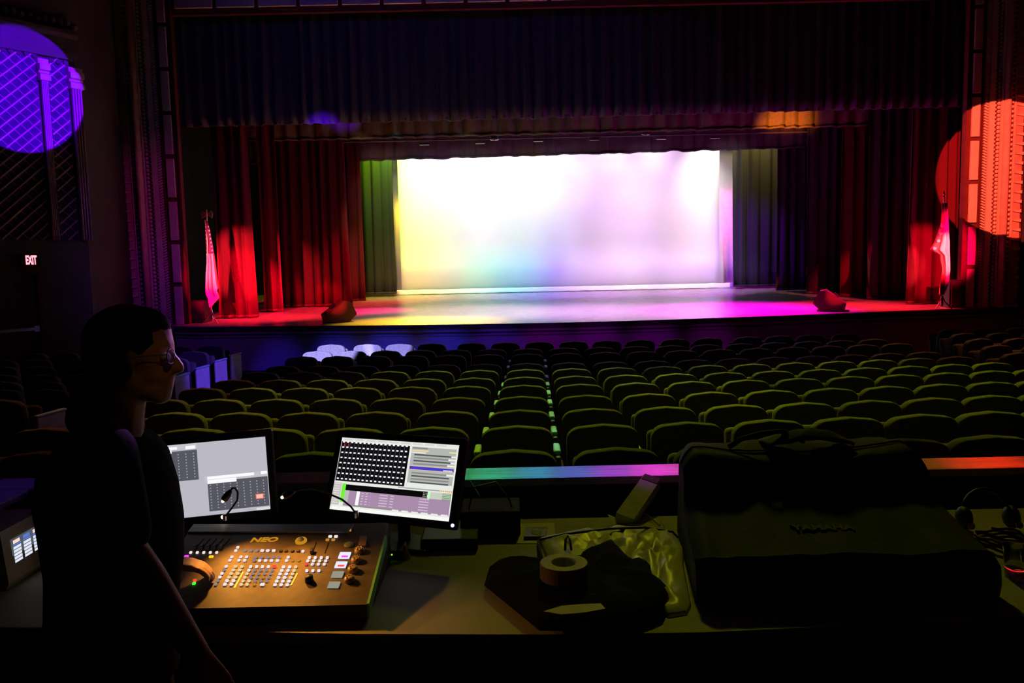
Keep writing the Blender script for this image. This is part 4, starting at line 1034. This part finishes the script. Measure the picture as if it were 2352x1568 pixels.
bagpart(0, 1/13*3, 'front_panel', m_bag2, 8); tp = bagpart(1/13*3, 1/13*6, 'sloping_top', m_bag, 12); bagpart(1/13*6, 1, 'raised_back', m_bag2, 18)
for s in (0, 1):
    b = B(); vs = [bagp(s, i/26) for i in range(27)]; c = V((vs[0].x, 2.53, TZ+.12))
    L = [b.bm.verts.new(p) for p in vs]; b._f(L); b.build('end_panel', m_bag2, t)
for v in (3/13, 6/13, 9/13):
    b = B(); b.tube([bagp(u/40, v)+V((0, -.002, .003)) for u in range(41)], .0035, 6); b.build('piping', m_bag2, t, True)
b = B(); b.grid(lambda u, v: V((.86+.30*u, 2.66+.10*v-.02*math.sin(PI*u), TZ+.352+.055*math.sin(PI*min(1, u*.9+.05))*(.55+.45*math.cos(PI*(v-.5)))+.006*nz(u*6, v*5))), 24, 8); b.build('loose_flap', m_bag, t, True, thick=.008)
b = B(); b.tube([V((.74, 2.70, TZ+.345)), V((.78, 2.69, TZ+.375)), V((.84, 2.68, TZ+.395)), V((.92, 2.69, TZ+.40)), V((1.0, 2.70, TZ+.36))], .009, 8); b.build('strap', m_bag2, t, True)
lp = bagp(.42, .335); l0 = bagp(.40, .33); l1 = bagp(.60, .33); uy = bagp(.5, .37)-bagp(.5, .30)
ctr_ = onpl(1890, 1214, bagp(.5, .335), (l1-l0).cross(uy).normalized())
text('lettering', 'YAMAHA', .036, m_print, ctr_+(l1-l0).cross(uy).normalized()*.001, l1-l0, uy, t, .004, 0, .0012, 1.25)
# clutter right of the bag
t = thing('headset', (1.70, 2.78, TZ), 'black headset lying on the desk right of the big bag', 'headset')
b = B(); b.tube([V((1.70+.085*math.cos(a*PI/10), 2.80+.02*math.sin(a*PI/10), TZ+.05+.09*math.sin(a*PI/10))) for a in range(11)], .009, 8); b.build('headband', m_blk, t, True)
for s in (-1, 1):
    b = B(); b.sph((1.70+s*.085, 2.79, TZ+.045), .042, 12, (.6, 1, 1)); e = b.build('ear_cup', m_blk, t, True)
    b = B(); b.lathe((1.70+s*.085, 2.745, TZ+.03), [(.0, 0), (.013, 0), (.013, .004), (0, .004)], 12, Matrix.Rotation(PI/2.6, 3, 'X')); b.build('cup_badge', m_gold2, e)
t = thing('cable_coil', (1.62, 2.56, TZ), 'coil of dark cable right of the big bag', 'cable')
b = B(); pts = []
for i in range(90):
    a = i*.30; r = .075+.010*math.sin(i*.9); pts.append((1.64+r*math.cos(a), 2.60+r*math.sin(a), TZ+.008+.00045*i+.003*math.sin(i*1.7)))
b.tube(pts, .0045, 6); b.build('coil', m_blk, t, True)
t = thing('plastic_cup', (1.50, 2.36, TZ), 'clear plastic cup near the front right of the desk', 'cup')
b = B(); b.rings([[V((1.53+r*math.cos(a*PI/12), 2.36+r*math.sin(a*PI/12), TZ+z)) for a in range(24)] for r, z in ((.028, .003), (.031, .04), (.037, .10))], cap=False); b.build('wall', m_clear, t, True, thick=.0012)
b = B(); b.lathe((1.53, 2.36, TZ), [(0, .001), (.028, .001), (.028, .004), (0, .004)], 24); b.build('base', m_clear, t)
b = B(); b.tube([V((1.53+.0375*math.cos(a*PI/12), 2.36+.0375*math.sin(a*PI/12), TZ+.10)) for a in range(25)], .002, 6); b.build('rim', m_clear, t)

# ------------------------------------------------------------------ person at the console
def remesh(o, vox, sm=4, smf=.5):
    m = o.modifiers.new('r', 'REMESH'); m.mode = 'VOXEL'; m.voxel_size = vox
    s = o.modifiers.new('s', 'SMOOTH'); s.iterations = sm; s.factor = smf
    bpy.context.view_layer.update()
    me = bpy.data.meshes.new_from_object(o.evaluated_get(bpy.context.evaluated_depsgraph_get()))
    o.modifiers.clear(); old = o.data; o.data = me; me.name = o.name
    for p in me.polygons: p.use_smooth = True
    bpy.data.meshes.remove(old); return o
def limb(b, pts):
    """tapered chain of capsules: pts = [(Vector, radius)]"""
    for p, r in pts: b.sph(p, r, 12)
    for (p, r), (q, s) in zip(pts, pts[1:]): b.tube([p, q], [r, s], 12)
YP = 1.85
A_ = lambda x, y, Y=YP: at(x, y, Y)
fz = flz(1.85)
hx = A_(300, 800)
pe = thing('person', (A_(270, 1400).x, YP, fz), 'person with dark hair and glasses in black T-shirt standing at the console, facing right', 'person')
def head(b):
    b.sph(A_(292, 785), .092, 16, (1.06, .80, .98))
    b.sph(A_(330, 800), .070, 14, (1.0, .92, 1.05)); b.sph(A_(352, 775), .045, 12, (.9, 1.25, 1.3))
    b.sph(A_(372, 796), .026, 10, (.9, 1.9, .55))                     # brow
    b.sph(A_(352, 850), .043, 12, (1, 1.15, 1.1)); b.sph(A_(365, 828), .030, 10, (.8, 1.7, 1))   # cheeks
    b.tube([A_(390, 812), A_(402, 828), A_(413, 846)], [.010, .012, .0135], 10); b.sph(A_(411, 847), .0135, 10, (1, 1.25, .8))   # nose
    b.sph(A_(391, 822), .014, 8, (1, 1, 1.4)); b.sph(A_(398, 850), .013, 8, (1, 1.4, .8))
    b.sph(A_(380, 868), .022, 10, (.9, 1.5, 1)); b.sph(A_(393, 872), .0085, 8, (.9, 2.3, .55)); b.sph(A_(391, 884), .009, 8, (.9, 2.1, .6))   # lips
    b.sph(A_(370, 905), .026, 12, (.9, 1.25, .9)); b.sph(A_(352, 890), .038, 12, (1.2, 1.1, .9)); b.sph(A_(318, 868), .05, 12, (1, 1.15, 1.1))   # chin, jaw
    b.sph(A_(300, 830, YP-.074), .014, 8, (.9, .4, 1.9)); b.sph(A_(296, 826, YP-.082), .012, 8, (1.1, .5, 1.9)); b.sph(A_(300, 830, YP+.074), .014, 8, (.9, .4, 1.9))  # ears
    limb(b, [(A_(285, 860), .058), (A_(272, 930), .060), (A_(252, 1000), .075)])
Ys, Yf = 1.665, 2.03       # near and far shoulders
def torso(b, g=0):
    T = [(A_(246, 1010), .075, 1.9), (A_(245, 1060), .115, 1.62), (A_(250, 1130), .138, 1.30), (A_(262, 1210), .142, 1.20), (A_(268, 1300), .138, 1.16), (A_(262, 1390), .132, 1.22), (A_(255, 1480), .14, 1.22), (A_(252, 1560), .145, 1.22)]
    R = []
    for c, r, w in T:
        R.append([c+V(((r+g)*math.cos(a*PI/12), (r*w+g)*math.sin(a*PI/12), 0)) for a in range(24)])
    b.rings(R)
    for c, r, w in T[1:3]: b.sph(c, r*.98+g, 14, (1, w*.96, .6))
sh1, sh2 = A_(236, 1045, Ys), A_(262, 1045, Yf)
el1, el2 = A_(292, 1262, 1.64), V((-.925, 2.05, 1.50))
wr1 = A_(452, 1500, 1.62)
hp = con(428, 1338)+cn*.05
wr2 = V((hp.x-.055, hp.y-.03, hp.z+.03))
def hand(b, w, d, up, side, curl, L=.085):
    """palm and five bent fingers; d = pointing direction, up = back of the hand, side = thumb side"""
    d = d.normalized(); up = (up-d*up.dot(d)).normalized(); side = d.cross(up)*side
    pc = w+d*.045
    for s in (-1.5, -.5, .5, 1.5): limb(b, [(w+d*.01+side*s*.009, .015), (w+d*.085+side*s*.019, .0115)])
    for i, (s, l) in enumerate(((1.5, .92), (.5, 1.0), (-.5, .95), (-1.5, .76))):
        p = w+d*.088+side*s*.020; dd = d.copy(); seg = L*l; r = .0095
        ch = [(p, r)]
        for k, f in enumerate((.45, .32, .24)):
            dd = (dd-up*curl[k]+side*.03*s).normalized(); p = p+dd*seg*f; r *= .93; ch.append((p.copy(), r))
        limb(b, ch)
    p = w+d*.03+side*.026; q = p+(d*.6+side*.7-up*.25).normalized()*.036; e = q+(d*.9+side*.2-up*.3).normalized()*.03
    limb(b, [(w+d*.015+side*.012, .016), (p, .014), (q, .0115), (e, .0095)])
def arms(b):
    limb(b, [(sh1, .056), (sh1.lerp(el1, .5), .049), (el1, .041), (el1.lerp(wr1, .3), .041), (wr1, .027)])
    limb(b, [(sh2, .056), (sh2.lerp(el2, .5), .049), (el2, .041), (el2.lerp(wr2, .3), .039), (wr2, .027)])
    hand(b, wr1, (wr1-el1)+V((.02, .0, -.06)), V((.7, -.4, .5)), 1, (.25, .35, .3))
    hand(b, wr2, V((.9, .35, -.22)), V((.1, 0, 1)), -1, (.25, .45, .4), .078)
hipn, hipf = V((A_(250, 1560).x, 1.76, 1.24)), V((A_(250, 1560).x, 1.95, 1.24))
knn, knf = V((A_(262, 1600).x+.01, 1.75, .86)), V((A_(262, 1600).x+.03, 1.96, .86))
ann, anf = V((A_(250, 1600).x-.03, 1.74, fz+.09)), V((A_(250, 1600).x+.02, 1.98, fz+.09))
def legs(b, g=0):
    for h, k, a in ((hipn, knn, ann), (hipf, knf, anf)):
        limb(b, [(h, .088+g), (h.lerp(k, .5), .075+g), (k, .056+g), (k.lerp(a, .35), .054+g), (a, .040+g)])
b = B(); head(b); torso(b, -.004); arms(b); legs(b)
for a in (ann, anf): limb(b, [(a+V((-.03, 0, -.045)), .035), (a+V((.10, 0, -.06)), .026), (a+V((.15, 0, -.062)), .022)])
body = b.build('body', m_skin, pe); remesh(body, .0062, 3)
b = B(); torso(b, .010)
for s, e, k in ((sh1, el1, .80), (sh2, el2, .75)): limb(b, [(s, .072), (s.lerp(e, .45), .066), (s.lerp(e, k), .060)])
b.sph(A_(246, 1010), .082, 14, (1, 1.45, .5))
shirt = b.build('t_shirt', m_shirt, pe); remesh(shirt, .009, 4)
b = B(); legs(b, .014); b.sph((hipn+hipf)/2+V((0, 0, .02)), .148, 14, (1, 1.18, .75))
remesh(b.build('trousers', m_jean, pe), .011, 4)
for a in (ann, anf):
    b = B(); limb(b, [(a+V((-.035, 0, -.045)), .044), (a+V((.06, 0, -.05)), .042), (a+V((.16, 0, -.056)), .034)])
    b.box(a+V((.06, 0, -.082)), (.29, .088, .016)); remesh(b.build('shoe', m_blk, pe), .009, 3)
# hair: cap over the skull and a gathered fall down the neck
b = B()
b.sph(A_(292, 780), .096, 18, (1.06, .86, .86)); b.sph(A_(318, 752), .070, 14, (1.0, 1.0, .72)); b.sph(A_(345, 748), .045, 12, (1, 1.25, .6))
b.sph(A_(262, 815), .070, 14, (.95, 1.05, 1.15)); b.sph(A_(252, 865), .058, 14, (.9, 1.15, 1.2)); b.sph(A_(222, 920), .056, 12, (1, 1.2, 1.2)); b.sph(A_(205, 960), .05, 12, (1, 1.2, 1.0))
b.sph(A_(268, 830, YP-.06), .045, 12, (.8, .45, 1.3)); b.sph(A_(268, 830, YP+.06), .045, 12, (.8, .45, 1.3))
hr_ = b.build('hair', m_hair, pe); remesh(hr_, .008, 3)
# spectacles
sp = thing('x', (0, 0, 0), None, None); bpy.data.objects.remove(sp)
b = B()
for s in (-1, 1):
    c = A_(392, 818, YP+s*.030)
    b.tube([c+V((.004*math.cos(a*PI/8)*0, s*.0+.022*math.cos(a*PI/8), .017*math.sin(a*PI/8))) for a in range(17)], .0011, 6)
    b.tube([c+V((0, s*.022, .006)), c+V((-.045, s*.042, .006)), A_(303, 822, YP+s*.082)], .0011, 6)
b.tube([A_(393, 814, YP-.008), A_(395, 812, YP), A_(393, 814, YP+.008)], .0011, 6)
gl = b.build('glasses', m_blk, pe)
for s in (-1, 1):
    c = A_(392, 818, YP+s*.030); b = B()
    b.lathe(c, [(0, -.0008), (.020, -.0008), (.020, .0008), (0, .0008)], 16, Matrix.Rotation(PI/2, 3, 'Y')); b.build('lens', m_glass, gl)
for s in (-1, 1):
    b = B(); b.sph(A_(380, 820, YP+s*.031), .0115, 10); b.build('eye', M('eye_white', (.7, .66, .6), .3, .5), pe, True)
